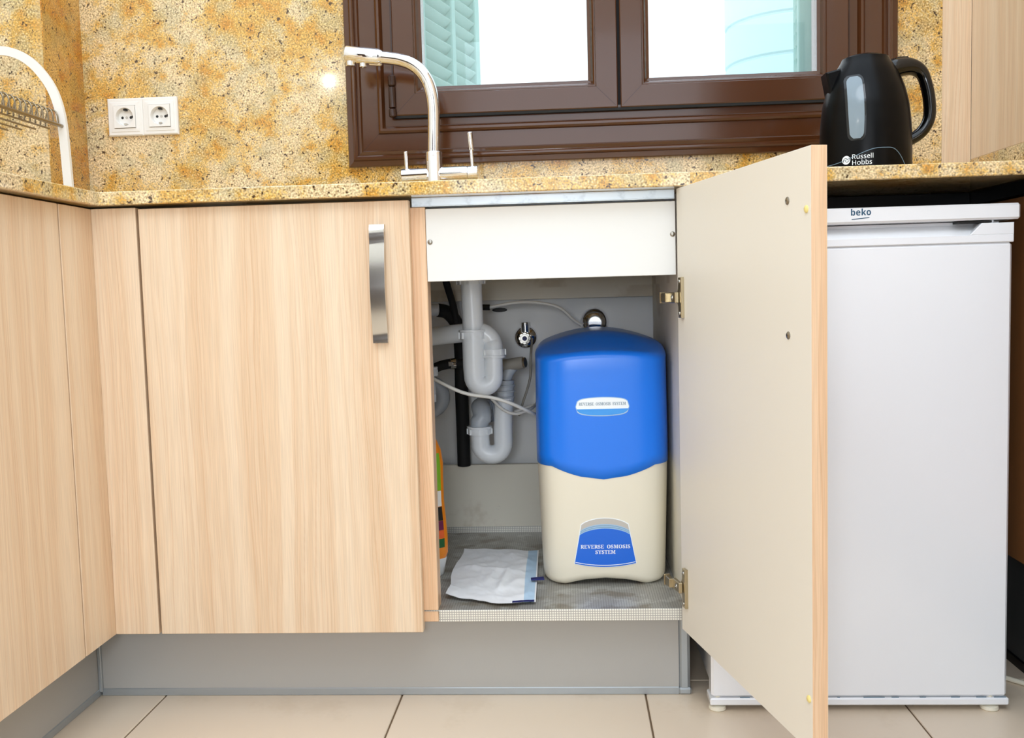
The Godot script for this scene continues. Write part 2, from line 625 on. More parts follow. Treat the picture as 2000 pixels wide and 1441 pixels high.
# ---------------------------------------------------------------- the room
func room() -> void:
	# floor: grout bed with each tile laid on it
	var fl := struct("floor", bx(-0.75, -0.06, -0.62, 2.1, -0.002, 2.75, 0.0), M.grout, "beige ceramic tile floor with dark grout lines")
	var p := 0.4252
	for i in range(-2, 6):
		for j in range(-2, 7):
			var x0 := maxf(-0.0305 + p * i, -0.74)
			var x1 := minf(-0.0305 + p * (i + 1), 2.09)
			var z0 := maxf(-0.13 + p * j, -0.6)
			var z1 := minf(-0.13 + p * (j + 1), 2.74)
			if x1 - x0 < 0.03 or z1 - z0 < 0.03: continue
			obj("tile", bx(x0 + 0.0015, -0.012, z0 + 0.0015, x1 - 0.0015, 0.0, z1 - 0.0015, 0.0012), M.tile, fl)
	# back wall with the window opening
	var b := S()
	box(b, Vector3(-0.78, -0.06, -0.69), Vector3(0.25, 2.5, -0.585), 0.0)
	box(b, Vector3(1.385, -0.06, -0.69), Vector3(2.1, 2.5, -0.585), 0.0)
	box(b, Vector3(0.25, -0.06, -0.69), Vector3(1.385, 1.0, -0.585), 0.0)
	box(b, Vector3(0.25, 2.1, -0.69), Vector3(1.385, 2.5, -0.585), 0.0)
	var wb := struct("wall_back", b, M.plaster, "back wall behind the worktop with the window opening")
	var g := S()
	box(g, Vector3(-0.68, 0.88, -0.585), Vector3(0.25, 2.5, -0.57), 0.0)
	box(g, Vector3(1.385, 0.88, -0.585), Vector3(1.5, 2.5, -0.57), 0.0)
	box(g, Vector3(0.25, 0.88, -0.585), Vector3(1.385, 1.0, -0.57), 0.0)
	box(g, Vector3(0.25, 2.1, -0.585), Vector3(1.385, 2.5, -0.57), 0.0)
	var gb := obj("granite_backsplash", g, M.granite, wb)
	gb.set_meta("label", "yellow and cream speckled granite cladding")
	var pg := prism(S(), PackedVector2Array([Vector2(-0.68, 0.57), Vector2(-0.366, 0.57), Vector2(-0.366, 0.412), Vector2(-0.374, 0.404), Vector2(-0.68, 0.404)]), 0.88, 2.5, Transform3D(Basis(Vector3.RIGHT, Vector3(0, 0, -1), Vector3.UP), Vector3.ZERO))
	obj("granite_pillar", pg, M.granite, wb)
	var side := obj("shaded_side_slab", bx(-0.3665, 0.8805, -0.5695, -0.3625, 2.49, -0.412, 0.0), M.granite_shaded, wb)
	side.set_meta("label", "granite side of the pillar with its shade painted in golden brown")
	struct("wall_left", bx(-0.78, -0.06, -0.585, -0.68, 2.5, 2.75, 0.0), M.paint)
	struct("wall_right", bx(2.0, -0.06, -0.585, 2.1, 2.5, 2.75, 0.0), M.paint)
	var f := S()
	box(f, Vector3(-0.78, -0.06, 2.7), Vector3(0.1, 2.5, 2.8), 0.0)
	box(f, Vector3(1.5, -0.06, 2.7), Vector3(2.1, 2.5, 2.8), 0.0)
	box(f, Vector3(0.1, 2.15, 2.7), Vector3(1.5, 2.5, 2.8), 0.0)
	box(f, Vector3(0.1, -0.06, 2.7), Vector3(1.5, 0.0, 2.8), 0.0)
	struct("wall_front", f, M.paint)
	var gd := struct("door_1", ring(S(), 0.1, 0.0, 1.5, 2.15, [Vector2(0, 2.74), Vector2(0.06, 2.74), Vector2(0.06, 2.69), Vector2(0.0, 2.69)]), M.white, "white glazed door added unseen behind the camera to let fill light in")  # unseen glazed opening added to bring in frontal fill light
	obj("glass_pane", bx(0.16, 0.06, 2.71, 1.44, 2.09, 2.715, 0.0), M.glass, gd)
	struct("door_2", bx(1.53, 0.0, 2.66, 1.995, 2.1, 2.70, 0.003), M.brown_dark, "dark brown door added unseen behind the camera for dark reflections")  # unseen dark slab added for glossy surfaces to mirror
	var cb := thing("cupboard", "dark brown cupboard added unseen behind the camera for dark reflections", "cupboard", Vector3(-0.3, 0, 2.45))  # unseen furniture added to give the chrome dark reflections
	obj("body", bx(-0.67, 0.0, 2.25, 0.05, 1.5, 2.69, 0.003), M.brown_dark, cb)
	obj("door", bx(-0.665, 0.03, 2.23, -0.312, 1.48, 2.25, 0.002), M.brown_dark, cb)
	obj("door", bx(-0.308, 0.03, 2.23, 0.045, 1.48, 2.25, 0.002), M.brown_dark, cb)


func window() -> void:
	origin = Vector3.ZERO
	var x0 := 0.2295
	var x1 := 1.404
	var y0 := 0.982
	var y1 := 2.12
	# stepped surround, proud of the granite
	var prof := [Vector2(0, -0.572), Vector2(0, -0.556), Vector2(0.002, -0.553), Vector2(0.012, -0.551), Vector2(0.0135, -0.547), Vector2(0.0165, -0.5445), Vector2(0.0205, -0.5445), Vector2(0.023, -0.547), Vector2(0.0245, -0.551),
		Vector2(0.031, -0.549), Vector2(0.034, -0.5535), Vector2(0.068, -0.5535), Vector2(0.070, -0.548), Vector2(0.074, -0.545), Vector2(0.079, -0.545), Vector2(0.082, -0.549), Vector2(0.0845, -0.554),
		Vector2(0.112, -0.554), Vector2(0.112, -0.60), Vector2(0.13, -0.60), Vector2(0.13, -0.66), Vector2(0.0, -0.66)]
	var w := struct("window_1", ring(S(), x0, y0, x1, y1, prof), M.brown, "glossy dark brown two-leaf window above the worktop")
	# two leaves
	var sp := [Vector2(0, -0.60), Vector2(0, -0.542), Vector2(0.002, -0.540), Vector2(0.045, -0.540), Vector2(0.047, -0.543), Vector2(0.049, -0.543), Vector2(0.052, -0.546), Vector2(0.056, -0.553), Vector2(0.062, -0.556), Vector2(0.062, -0.60), Vector2(0.0, -0.60)]
	var leaves := [[0.3365, 0.8165], [0.8225, 1.2985]]
	for k in 2:
		var a: float = leaves[k][0]
		var b: float = leaves[k][1]
		var sash := obj("sash", ring(S(), a, 1.0865, b, 2.01, sp), M.brown, w)
		for q in [[a, 1.0], [b, -1.0]]:
			var mj := S()
			var p0 := Vector2(q[0] + q[1] * 0.004, 1.0905)
			var p1 := Vector2(q[0] + q[1] * 0.045, 1.1315)
			var mn := Vector2(-1.0, q[1]).normalized() * 0.0004
			prism(mj, PackedVector2Array([p0 - mn, p1 - mn, p1 + mn, p0 + mn]), -0.545, -0.5397)
			obj("mitre_joint", mj, M.brown_dark, sash)
		obj("glass_pane", bx(a + 0.058, 1.1445, -0.578, b - 0.058, 1.952, -0.574, 0.0), M.glass, sash)
	obj("meeting_gap", bx(0.815, 1.085, -0.60, 0.824, 2.01, -0.556, 0.0), M.gasket, w)
	obj("gasket", ring(S(), 0.331, 1.0815, 1.304, 2.015, [Vector2(0, -0.556), Vector2(0, -0.5535), Vector2(0.0065, -0.5535), Vector2(0.0065, -0.56)]), M.brown_dark, w)
	obj("gasket", bx(0.336, 1.0812, -0.56, 1.299, 1.0868, -0.5425, 0.0), M.gasket, w)
	# hinges on the outer stiles
	for x in [0.3335, 1.3015]:
		for y in [1.083, 1.85]:
			var h := S()
			var z := -0.537
			rod(h, Vector3(x, y, z), Vector3(x, y + 0.018, z), 0.0085, 0.002, 14)
			rod(h, Vector3(x, y + 0.0195, z), Vector3(x, y + 0.064, z), 0.0078, 0.001, 14)
			rod(h, Vector3(x, y + 0.0655, z), Vector3(x, y + 0.088, z), 0.0085, 0.002, 14)
			obj("hinge", h, M.brown_dark, w)
	# mitre lines of the surround
	for s in [[x0, 1.0], [x1, -1.0]]:
		var m := S()
		var d: Vector2 = Vector2(s[1], 1).normalized()
		var nn := Vector2(-d.y, d.x) * 0.0004
		var a2 := Vector2(s[0] + s[1] * 0.035, y0 + 0.035)
		var b2 := Vector2(s[0] + s[1] * 0.068, y0 + 0.068)
		prism(m, PackedVector2Array([a2 - nn, b2 - nn, b2 + nn, a2 + nn]), -0.56, -0.5533)
		obj("mitre_joint", m, M.brown_dark, w)


func shutter_leaf(label: String, hinge: Vector3, ang: float) -> void:
	var o := thing("window_shutter", label, "shutter", hinge)
	origin = Vector3.ZERO
	o.rotation.y = ang
	# local: leaf runs along -z from the hinge
	for s in [[0.0, 0.10], [0.262, 0.290], [0.426, 0.462]]:
		obj("stile", bx(-0.017, 0, -s[1], 0.017, 1.2, -s[0], 0.003), M.shutter, o)
	obj("rail", bx(-0.0165, 0, -0.45, 0.0165, 0.05, -0.02, 0.002), M.shutter, o)
	obj("rail", bx(-0.0165, 1.15, -0.45, 0.0165, 1.1995, -0.02, 0.002), M.shutter, o)
	for bay in [[0.098, 0.264], [0.288, 0.428]]:
		for k in 34:
			var y := 0.06 + k * 0.0325
			var st := prism(S(), PackedVector2Array([Vector2(0.0165, y + 0.014), Vector2(0.0125, y + 0.018), Vector2(-0.0165, y - 0.014), Vector2(-0.0125, y - 0.018)]), -bay[1], -bay[0])
			obj("slat", st, M.slat, o)


func outside() -> void:
	shutter_leaf("pale turquoise louvred shutter folded out beyond the left window leaf", Vector3(0.332, 0.93, -0.70), deg_to_rad(-16.0))
	shutter_leaf("pale turquoise louvred shutter seen edge-on beyond the right window leaf", Vector3(1.250, 0.93, -0.70), deg_to_rad(-11.5))
	origin = Vector3.ZERO
	var wl := obj("neighbour_wall", bx(-5, -2, -4.3, 7, 5.0, -4.1, 0.0), M.stucco)
	tag(wl, "bright white rendered house wall outside the window", "building")
	var t := thing("round_tower", "pale aqua round stair tower with ring joints outside the right window leaf", "building", Vector3(1.60, -2.0, -2.35))
	for k in 36:
		var y := -2.0 + 0.148 * k
		obj("ring_course", lathe(S(), [Vector2(0, y), Vector2(0.255, y), Vector2(0.262, y + 0.006), Vector2(0.262, y + 0.135), Vector2(0.255, y + 0.141), Vector2(0.255, y + 0.148)], Transform3D(Basis(), Vector3(1.60, 0, -2.35)), 48), M.aqua, t)
	origin = Vector3.ZERO
	tag(obj("courtyard", bx(-5, -2.1, -4.1, 7, -2.0, -0.75, 0.0), M.stucco), "pale paved courtyard below the window", "ground").set_meta("kind", "structure")


func worktop() -> void:
	var o := thing("countertop", "thin polished yellow granite worktop running round three sides of the kitchen", "worktop", Vector3(0.7, 0.858, -0.27))
	# outline seen from above: x, -z
	var poly := PackedVector2Array([Vector2(-0.68, 0.57), Vector2(-0.68, -1.25), Vector2(-0.055, -1.25), Vector2(-0.055, -0.02), Vector2(1.407, -0.02), Vector2(1.407, -1.25), Vector2(2.0, -1.25), Vector2(2.0, 0.57)])
	var st := prism(S(), poly, 0.858, 0.880, Transform3D(Basis(Vector3.RIGHT, Vector3(0, 0, -1), Vector3.UP), Vector3.ZERO), 0.0016)
	obj("slab", st, M.granite, o)


func left_units() -> void:
	var o := thing("corner_post", "light ash corner filler between the left and the back run of doors", "cabinet", Vector3(-0.09, 0.137, -0.01))
	obj("filler_panel", bx(-0.0797, 0.1375, -0.019, -0.0045, 0.855, 0.0), M.wood_c, o)
	obj("filler_panel", bx(-0.0987, 0.1375, -0.019, -0.0797, 0.855, 0.1005), M.wood_b, o)
	o = thing("base_cabinet", "light ash base cabinet at the left edge, standing at right angles to the sink cabinet", "cabinet", Vector3(-0.35, 0.137, 0.4))
	obj("door", bx(-0.0987, 0.1375, 0.1045, -0.0797, 0.855, 0.60), M.wood_b, o)
	var c := S()
	box(c, Vector3(-0.66, 0.13, 0.10), Vector3(-0.1, 0.15, 1.2), 0.0)
	box(c, Vector3(-0.66, 0.15, 0.11), Vector3(-0.1, 0.845, 0.128), 0.0)
	box(c, Vector3(-0.66, 0.15, 1.18), Vector3(-0.1, 0.845, 1.2), 0.0)
	box(c, Vector3(-0.672, 0.13, 0.10), Vector3(-0.66, 0.845, 1.2), 0.0)
	obj("carcass", c, M.carcass, o)
	obj("door", bx(-0.0987, 0.1375, 0.604, -0.0797, 0.855, 1.2), M.wood, o)


func bow_handle(st: SurfaceTool, x0: float, x1: float, y0: float, y1: float, z0: float, sgn: float) -> SurfaceTool:
	# flat bar: feet flat at both ends, bowed out between
	var n := 40
	st.set_smooth_group(1)
	var front := []
	for i in n + 1:
		var t := float(i) / n
		var bow := 0.006 + 0.016 * (1.0 - pow(absf(2.0 * t - 0.94) / 1.06, 1.5)) + 0.0025 * (sstep(0.08, 0.0, t) + sstep(0.92, 1.0, t))
		if t > 0.86: bow += 0.004 * sin((t - 0.86) / 0.14 * PI)
		front.append([lerpf(y0, y1, t), z0 + sgn * bow])
	for i in n:
		var a: Array = front[i]
		var b: Array = front[i + 1]
		var th := sgn * 0.0045
		var out := Vector3(0, a[1] - b[1], b[0] - a[0]) * sgn
		st.set_smooth_group(1)
		quad(st, Vector3(x0, a[0], a[1]), Vector3(x1, a[0], a[1]), Vector3(x1, b[0], b[1]), Vector3(x0, b[0], b[1]), out)
		quad(st, Vector3(x0, a[0], a[1] - th), Vector3(x1, a[0], a[1] - th), Vector3(x1, b[0], b[1] - th), Vector3(x0, b[0], b[1] - th), -out)
		st.set_smooth_group(-1)
		quad(st, Vector3(x0, a[0], a[1]), Vector3(x0, b[0], b[1]), Vector3(x0, b[0], b[1] - th), Vector3(x0, a[0], a[1] - th), Vector3.LEFT)
		quad(st, Vector3(x1, a[0], a[1]), Vector3(x1, b[0], b[1]), Vector3(x1, b[0], b[1] - th), Vector3(x1, a[0], a[1] - th), Vector3.RIGHT)
	for y in [y0, y1 - 0.012]:
		box(st, Vector3(x0, y, minf(z0, z0 + sgn * 0.0065)), Vector3(x1, y + 0.012, maxf(z0, z0 + sgn * 0.0065)), 0.0003)
	return st


func screw(called: String, at: Vector3, dir: Vector3, r: float, parent: Node, m: Material) -> void:
	var st := lathe(S(), [Vector2(r, 0), Vector2(r, 0.0008), Vector2(r * 0.7, 0.0019), Vector2(r * 0.22, 0.0021), Vector2(r * 0.2, 0.001), Vector2(0, 0.001)], along(at, dir), 14)
	obj(called, st, m, parent)


func sink_cabinet() -> void:
	var o := thing("sink_cabinet", "light ash sink cabinet with its right door wide open", "cabinet", Vector3(0.447, 0.149, -0.28))
	# carcass
	obj("bottom_panel", bx(0.0, 0.149, -0.55, 0.4715, 0.1685, -0.02), M.edge, o)
	obj("bottom_panel", bx(0.4722, 0.149, -0.55, 0.884, 0.1672, -0.02), M.carcass, o)
	obj("side_panel", bx(-0.004, 0.149, -0.55, 0.0, 0.84, -0.03), M.carcass, o)
	obj("side_panel", bx(0.884, 0.149, -0.55, 0.902, 0.857, -0.02), M.carcass, o)
	obj("centre_stile", bx(0.443, 0.1687, -0.055, 0.4715, 0.842, -0.0195), M.edge, o)
	obj("back_panel", bx(0.0, 0.1685, -0.555, 0.884, 0.322, -0.545), M.carcass, o)
	obj("drill_hole", lathe(S(), [Vector2(0, 0), Vector2(0.0042, 0), Vector2(0.0042, 0.0006)], along(Vector3(0.5365, 0.2245, -0.5451), Vector3.BACK), 9), M.ink_black, o)
	obj("back_panel", bx(0.0, 0.684, -0.555, 0.884, 0.80, -0.545), M.carcass, o)
	# embossed liner: upturn at the back, sheet, front edge
	obj("shelf_liner", bx(0.01, 0.1672, -0.545, 0.884, 0.1690, -0.019, 0.0), M.liner_top, o)
	obj("liner_upturn", bx(0.01, 0.169, -0.546, 0.884, 0.183, -0.5435, 0.0), M.liner, o)
	obj("liner_edging", bx(0.4725, 0.1495, -0.0202, 0.885, 0.1692, -0.0175, 0.0005), M.liner, o)
	# top rail, white front panel with its two screws
	var rl := S()
	box(rl, Vector3(0.4493, 0.8436, -0.0235), Vector3(0.876, 0.8575, -0.021), 0.0005)
	box(rl, Vector3(0.4493, 0.8425, -0.05), Vector3(0.876, 0.8445, -0.0205), 0.0006)
	box(rl, Vector3(0.4493, 0.8556, -0.05), Vector3(0.876, 0.8578, -0.0205), 0.0006)
	var rail := obj("front_rail", rl, M.galv, o)
	rail.set_meta("label", "galvanised steel rail under the worktop")
	for q in [[0.595, 0.0022], [0.533, 0.001], [0.548, 0.0008], [0.457, 0.0009], [0.503, 0.0007]]:
		obj("rail_hole", lathe(S(), [Vector2(0, 0), Vector2(q[1], 0), Vector2(q[1], 0.0006)], along(Vector3(q[0], 0.8505, -0.0214), Vector3.BACK), 12), M.ink_black, rail)
	var fp := obj("front_panel", bx(0.4722, 0.7208, -0.034, 0.8765, 0.8388, -0.0185, 0.0006), M.panel, o)
	fp.set_meta("label", "blank white panel")
	screw("screw", Vector3(0.4783, 0.785, -0.0185), Vector3.BACK, 0.0042, fp, M.screw)
	screw("screw", Vector3(0.8718, 0.786, -0.0185), Vector3.BACK, 0.0042, fp, M.screw)
	# closed door
	var d := obj("door", bx(0.0, 0.1376, -0.0185, 0.4475, 0.8526, 0.0, 0.0008), M.wood, o)
	d.set_meta("label", "closed door with bow handle")
	obj("handle", bow_handle(S(), 0.3840, 0.4083, 0.6235, 0.8145, 0.0, 1.0), M.steel, d)
	# open door, hinged on the right side panel
	var ang := 0.2342
	var dirv := Vector3(sin(ang), 0, cos(ang))
	var frame := Transform3D(Basis(dirv, Vector3.UP, dirv.cross(Vector3.UP)), Vector3(0.8765, 0.1412, 0.0) - origin)
	origin = Vector3.ZERO
	var od := obj("door", bx(0.0005, 0.0, -0.0188, 0.4462, 0.715, 0.0, 0.0004), M.melamine, o)
	od.transform = frame
	od.set_meta("label", "open door, plain inner face")
	obj("edge_band", bx(0.4462, 0.0, -0.019, 0.447, 0.715, 0.0, 0.0002), M.edge, od)
	obj("outer_face", bx(0.0, 0.0, -0.0195, 0.447, 0.715, -0.0187, 0.0002), M.wood_c, od)
	obj("handle", bow_handle(S(), 0.380, 0.404, 0.484, 0.675, -0.0195, -1.0), M.steel, od)
	for q in [[0.3877, 0.658], [0.3885, 0.497]]:
		screw("screw", Vector3(q[0], q[1], 0.0), Vector3.BACK, 0.0048, od, M.screw)
	for q in [[0.4356, 0.644], [0.4380, 0.065]]:
		obj("bumper", lathe(S(), [Vector2(0.0045, 0), Vector2(0.0045, 0.001), Vector2(0.003, 0.0022), Vector2(0, 0.0026)], along(Vector3(q[0], q[1], 0), Vector3.BACK), 14), M.yellow, od)
	for y in [0.543, 0.075]:
		var hb := S()
		# plate along the door edge
		prism(hb, PackedVector2Array([Vector2(0.0175, y - 0.032), Vector2(0.030, y - 0.032), Vector2(0.030, y + 0.032), Vector2(0.0175, y + 0.032), Vector2(0.0165, y + 0.014), Vector2(0.012, y + 0.008), Vector2(0.012, y - 0.008), Vector2(0.0165, y - 0.014)]), 0.0, 0.0055, Transform3D(), 0.0006)
		var hinge := obj("hinge", hb, M.brass, od)
		for dy in [-0.025, 0.025]:
			screw("hinge_screw", Vector3(0.024, y + dy, 0.0055), Vector3.BACK, 0.003, od, M.screw)
		var arm := S()
		box(arm, Vector3(-0.010, y - 0.0085, 0.006), Vector3(0.022, y + 0.0085, 0.0125), 0.001)
		box(arm, Vector3(-0.030, y - 0.0075, 0.010), Vector3(-0.008, y + 0.0075, 0.018), 0.001)
		box(arm, Vector3(-0.034, y - 0.009, 0.009), Vector3(-0.031, y + 0.009, 0.019), 0.0005)
		obj("hinge_arm", arm, M.brass, od)
		obj("hinge_screw", lathe(S(), [Vector2(0.0042, 0), Vector2(0.0038, 0.001), Vector2(0.0015, 0.001), Vector2(0.0012, 0.0002), Vector2(0, 0.0002)], along(Vector3(0.008, y, 0.0125), Vector3.BACK), 12), M.screw, od)


func plinths() -> void:
	var o := thing("plinth_board", "grey plinth board with aluminium foot strip under the sink cabinet", "plinth", Vector3(0.37, 0, -0.08))
	obj("board", bx(-0.148, 0.013, -0.09, 0.878, 0.148, -0.0712, 0.0005), M.plinth, o)
	var sp := S()
	for q in [[0.735, 0.136], [0.738, 0.129], [0.828, 0.134], [0.842, 0.135], [0.846, 0.131], [0.851, 0.136], [0.836, 0.129], [0.70, 0.098], [0.64, 0.118], [0.78, 0.068], [0.60, 0.042]]:
		lathe(sp, [Vector2(0, 0), Vector2(0.0012, 0), Vector2(0.0012, 0.0003)], along(Vector3(q[0], q[1], -0.0713), Vector3.BACK), 8)
	obj("splash_marks", sp, M.pvc_tan, o)
	obj("foot_strip", bx(-0.147, 0.0, -0.088, 0.878, 0.0135, -0.0695, 0.0012), M.alu, o)
	obj("corner_profile", bx(0.8775, 0.008, -0.10, 0.897, 0.148, -0.069, 0.005), M.alu, o)
	obj("corner_foot", bx(0.8765, 0.0, -0.10, 0.899, 0.0125, -0.0675, 0.003), M.alu, o)
	o = thing("plinth_board", "grey plinth board under the left base cabinet", "plinth", Vector3(-0.155, 0, 0.5))
	obj("board", bx(-0.17, 0.013, -0.088, -0.1502, 0.1295, 1.2, 0.0005), M.plinth, o)
	obj("foot_strip", bx(-0.17, 0.0, -0.0885, -0.1485, 0.0135, 1.2, 0.0012), M.alu, o)
	obj("corner_profile", bx(-0.1500, 0.008, -0.0712, -0.1437, 0.1295, -0.0645, 0.0012), M.alu, o)


func right_unit() -> void:
	var o := thing("base_cabinet", "wood base cabinet with shade painted into its doors, at the right edge beside the fridge", "cabinet", Vector3(1.7, 0, 0.2))
	obj("door", bx(1.431, 0.236, -0.44, 1.45, 0.83, 0.1), M.shaded_wood, o)
	obj("door", bx(1.431, 0.236, 0.104, 1.45, 0.83, 1.2), M.shaded_wood, o)
	obj("top_rail", bx(1.429, 0.833, -0.435, 1.47, 0.8565, 1.2, 0.001), M.black, o)
	obj("niche_shade", bx(0.904, 0.8195, -0.26, 1.429, 0.857, -0.244, 0.001), M.black, o)  # black board standing in for the deep shade above the fridge
	obj("plinth", bx(1.50, 0.0, -0.5, 1.518, 0.25, 1.2, 0.0), M.dark_panel, o)
	obj("foot_strip", bx(1.495, 0.0, -0.5, 1.50, 0.016, 1.2, 0.0), M.black, o)
	obj("carcass", bx(1.455, 0.25, -0.44, 1.98, 0.83, 1.2, 0.0), M.carcass, o)
	# wood-clad tall side on the right worktop, on a granite upstand
	o = thing("wall_cabinet", "tall ash panelled unit standing on the right worktop beside the kettle", "cabinet", Vector3(1.7, 0.88, -0.2))
	obj("filler_panel", bx(1.50, 0.881, -0.585, 1.5595, 2.4, -0.567), M.wood, o)
	obj("side_panel", bx(1.5595, 0.954, -0.567, 1.578, 2.4, 0.55), M.wood_c, o)
	obj("body", bx(1.579, 0.954, -0.567, 1.99, 2.4, 0.55), M.wood_c, o)
	origin = Vector3.ZERO
	tag(obj("granite_upstand", bx(1.5575, 0.8805, -0.566, 1.99, 0.9535, 0.56, 0.001), M.granite), "low granite upstand on the right worktop under the tall ash unit", "upstand")
	var c := tube(S(), spline([Vector3(1.425, 0.005, -0.40), Vector3(1.435, 0.005, -0.16), Vector3(1.4533, 0.005, -0.1217), Vector3(1.478, 0.005, -0.085), Vector3(1.492, 0.005, 0.0)]), 0.0045, 10)
	tag(obj("cable", c, M.ivory), "white electric cable on the floor at the right edge beside the fridge", "cable")


func fridge() -> void:
	var o := thing("fridge", "small white undercounter fridge with scuffed door", "fridge", Vector3(1.16, 0, -0.27))
	obj("body", bx(0.927, 0.03, -0.53, 1.395, 0.79, -0.048, 0.004), M.fridge, o)
	obj("door_gasket", bx(0.931, 0.03, -0.048, 1.391, 0.7915, -0.037, 0.0), M.fridge, o)
	var d := obj("door", bx(0.9235, 0.0225, -0.0365, 1.3985, 0.757, -0.0045, 0.004), M.fridge, o)
	# grip strip at the top of the door
	var g := S()
	box(g, Vector3(0.9225, 0.757, -0.041), Vector3(1.4, 0.7695, -0.003), 0.0012)
	prism(g, PackedVector2Array([Vector2(0.003, 0.7685), Vector2(0.033, 0.7865), Vector2(0.041, 0.7865), Vector2(0.041, 0.7685)]), 0.93, 1.39, Transform3D(Basis(Vector3(0, 0, -1), Vector3.UP, Vector3.RIGHT), Vector3.ZERO))
	prism(g, PackedVector2Array([Vector2(1.332, 0.769), Vector2(1.351, 0.7875), Vector2(1.4, 0.7875), Vector2(1.4, 0.769)]), -0.041, -0.003, Transform3D(), 0.001)
	prism(g, PackedVector2Array([Vector2(0.99, 0.769), Vector2(0.971, 0.7875), Vector2(0.9225, 0.7875), Vector2(0.9225, 0.769)]), -0.041, -0.003, Transform3D(), 0.001)
	obj("grip_strip", g, M.fridge, d)
	var top := obj("lid", bx(0.919, 0.7925, -0.545, 1.4095, 0.8175, -0.002, 0.0032), M.fridge, o)
	var lt := S()
	var tv := text("beko", 0.0108, false, true)
	for i in range(0, tv.size(), 3):
		tri(lt, v3(tv[i] + Vector2(1.1645, 0.8105), -0.0017), v3(tv[i + 1] + Vector2(1.1645, 0.8105), -0.0017), v3(tv[i + 2] + Vector2(1.1645, 0.8105), -0.0017), Vector3.BACK)
	prism(lt, PackedVector2Array([Vector2(1.1502, 0.7985), Vector2(1.1775, 0.8010), Vector2(1.1775, 0.8022), Vector2(1.1502, 0.7998)]), -0.0021, -0.0016)
	obj("brand_lettering", lt, M.ink_blue, top)
	obj("base_trim", bx(0.921, 0.0095, -0.044, 1.4015, 0.0215, -0.002, 0.002), M.fridge, o)
	obj("hinge_pin", rod(S(), Vector3(1.372, 0.786, -0.018), Vector3(1.372, 0.794, -0.018), 0.003), M.fridge, o)
	obj("hinge_plate", bx(1.318, 0.7885, -0.035, 1.368, 0.7915, -0.008, 0.0003), M.ink_black, o)
	for x in [0.934, 1.374]:
		for z in [-0.012, -0.49]:
			var f := S()
			rod(f, Vector3(x, 0.003, z), Vector3(x, 0.03, z), 0.005)
			lathe(f, [Vector2(0, 0), Vector2(0.013, 0), Vector2(0.0145, 0.002), Vector2(0.0135, 0.0065), Vector2(0.006, 0.008), Vector2(0, 0.008)], Transform3D(Basis(), Vector3(x, 0, z)), 24)
			obj("foot", f, M.ivory, o)
	var sc := S()
	for q in [[1.128, 0.0], [1.17, 0.03], [1.215, 0.008], [1.26, 0.006], [1.31, 0.01], [1.35, 0.012], [1.378, 0.015], [0.97, 0.012]]:
		box(sc, Vector3(q[0], 0.0216, -0.0046), Vector3(q[0] + q[1] + 0.004, 0.0231, -0.0042), 0.0)
	obj("scuff_marks", sc, M.ink_grey, d)


# ---------------------------------------------------------------- water filter
const FX := 0.7575
const FZ := -0.305
const FD := 0.165


func f_hw(y: float) -> float:
	return lerpf(0.1140, 0.1200, clampf((y - 0.18) / 0.2, 0.0, 1.0)) - 0.0015 * clampf((y - 0.45) / 0.15, 0.0, 1.0)


func f_pt(a: float, y: float, inset := 0.0, grow := 0.0, side := 1.0) -> Vector3:
	var n := 5.5
	var c := cos(a)
	var s := sin(a)
	var hw := f_hw(y) - inset * side + grow
	var hd := FD - inset + grow - 0.008 * (1.0 - clampf((y - 0.18) / 0.2, 0.0, 1.0))
	return Vector3(FX + hw * signf(c) * pow(absf(c), 2.0 / n), y, FZ + hd * signf(s) * pow(absf(s), 2.0 / n))


func f_front(x: float, y: float) -> float:       # z of the front face
	var hw := f_hw(y)
	var hd := FD - 0.008 * (1.0 - clampf((y - 0.18) / 0.2, 0.0, 1.0))
	return FZ + hd * pow(1.0 - pow(minf(absf(x - FX) / hw, 1.0), 5.5), 1.0 / 5.5)


func f_seam(p: Vector3) -> float:
	if p.z < FZ: return 0.3885
	var t := absf(p.x - FX) / 0.12
	return 0.3640 + 0.0245 * minf(pow(t / 0.76, 1.8), 1.0)


func f_top(p: Vector3) -> float:      # crowned top, rising away from the front edge
	var c := cos(PI / 2 * minf(absf(p.x - FX) / 0.121, 1.0))
	var d := FZ + FD - p.z
	return 0.582 + 0.011 * c + (0.016 + 0.0155 * c) * sstep(0.0, 0.125, d)


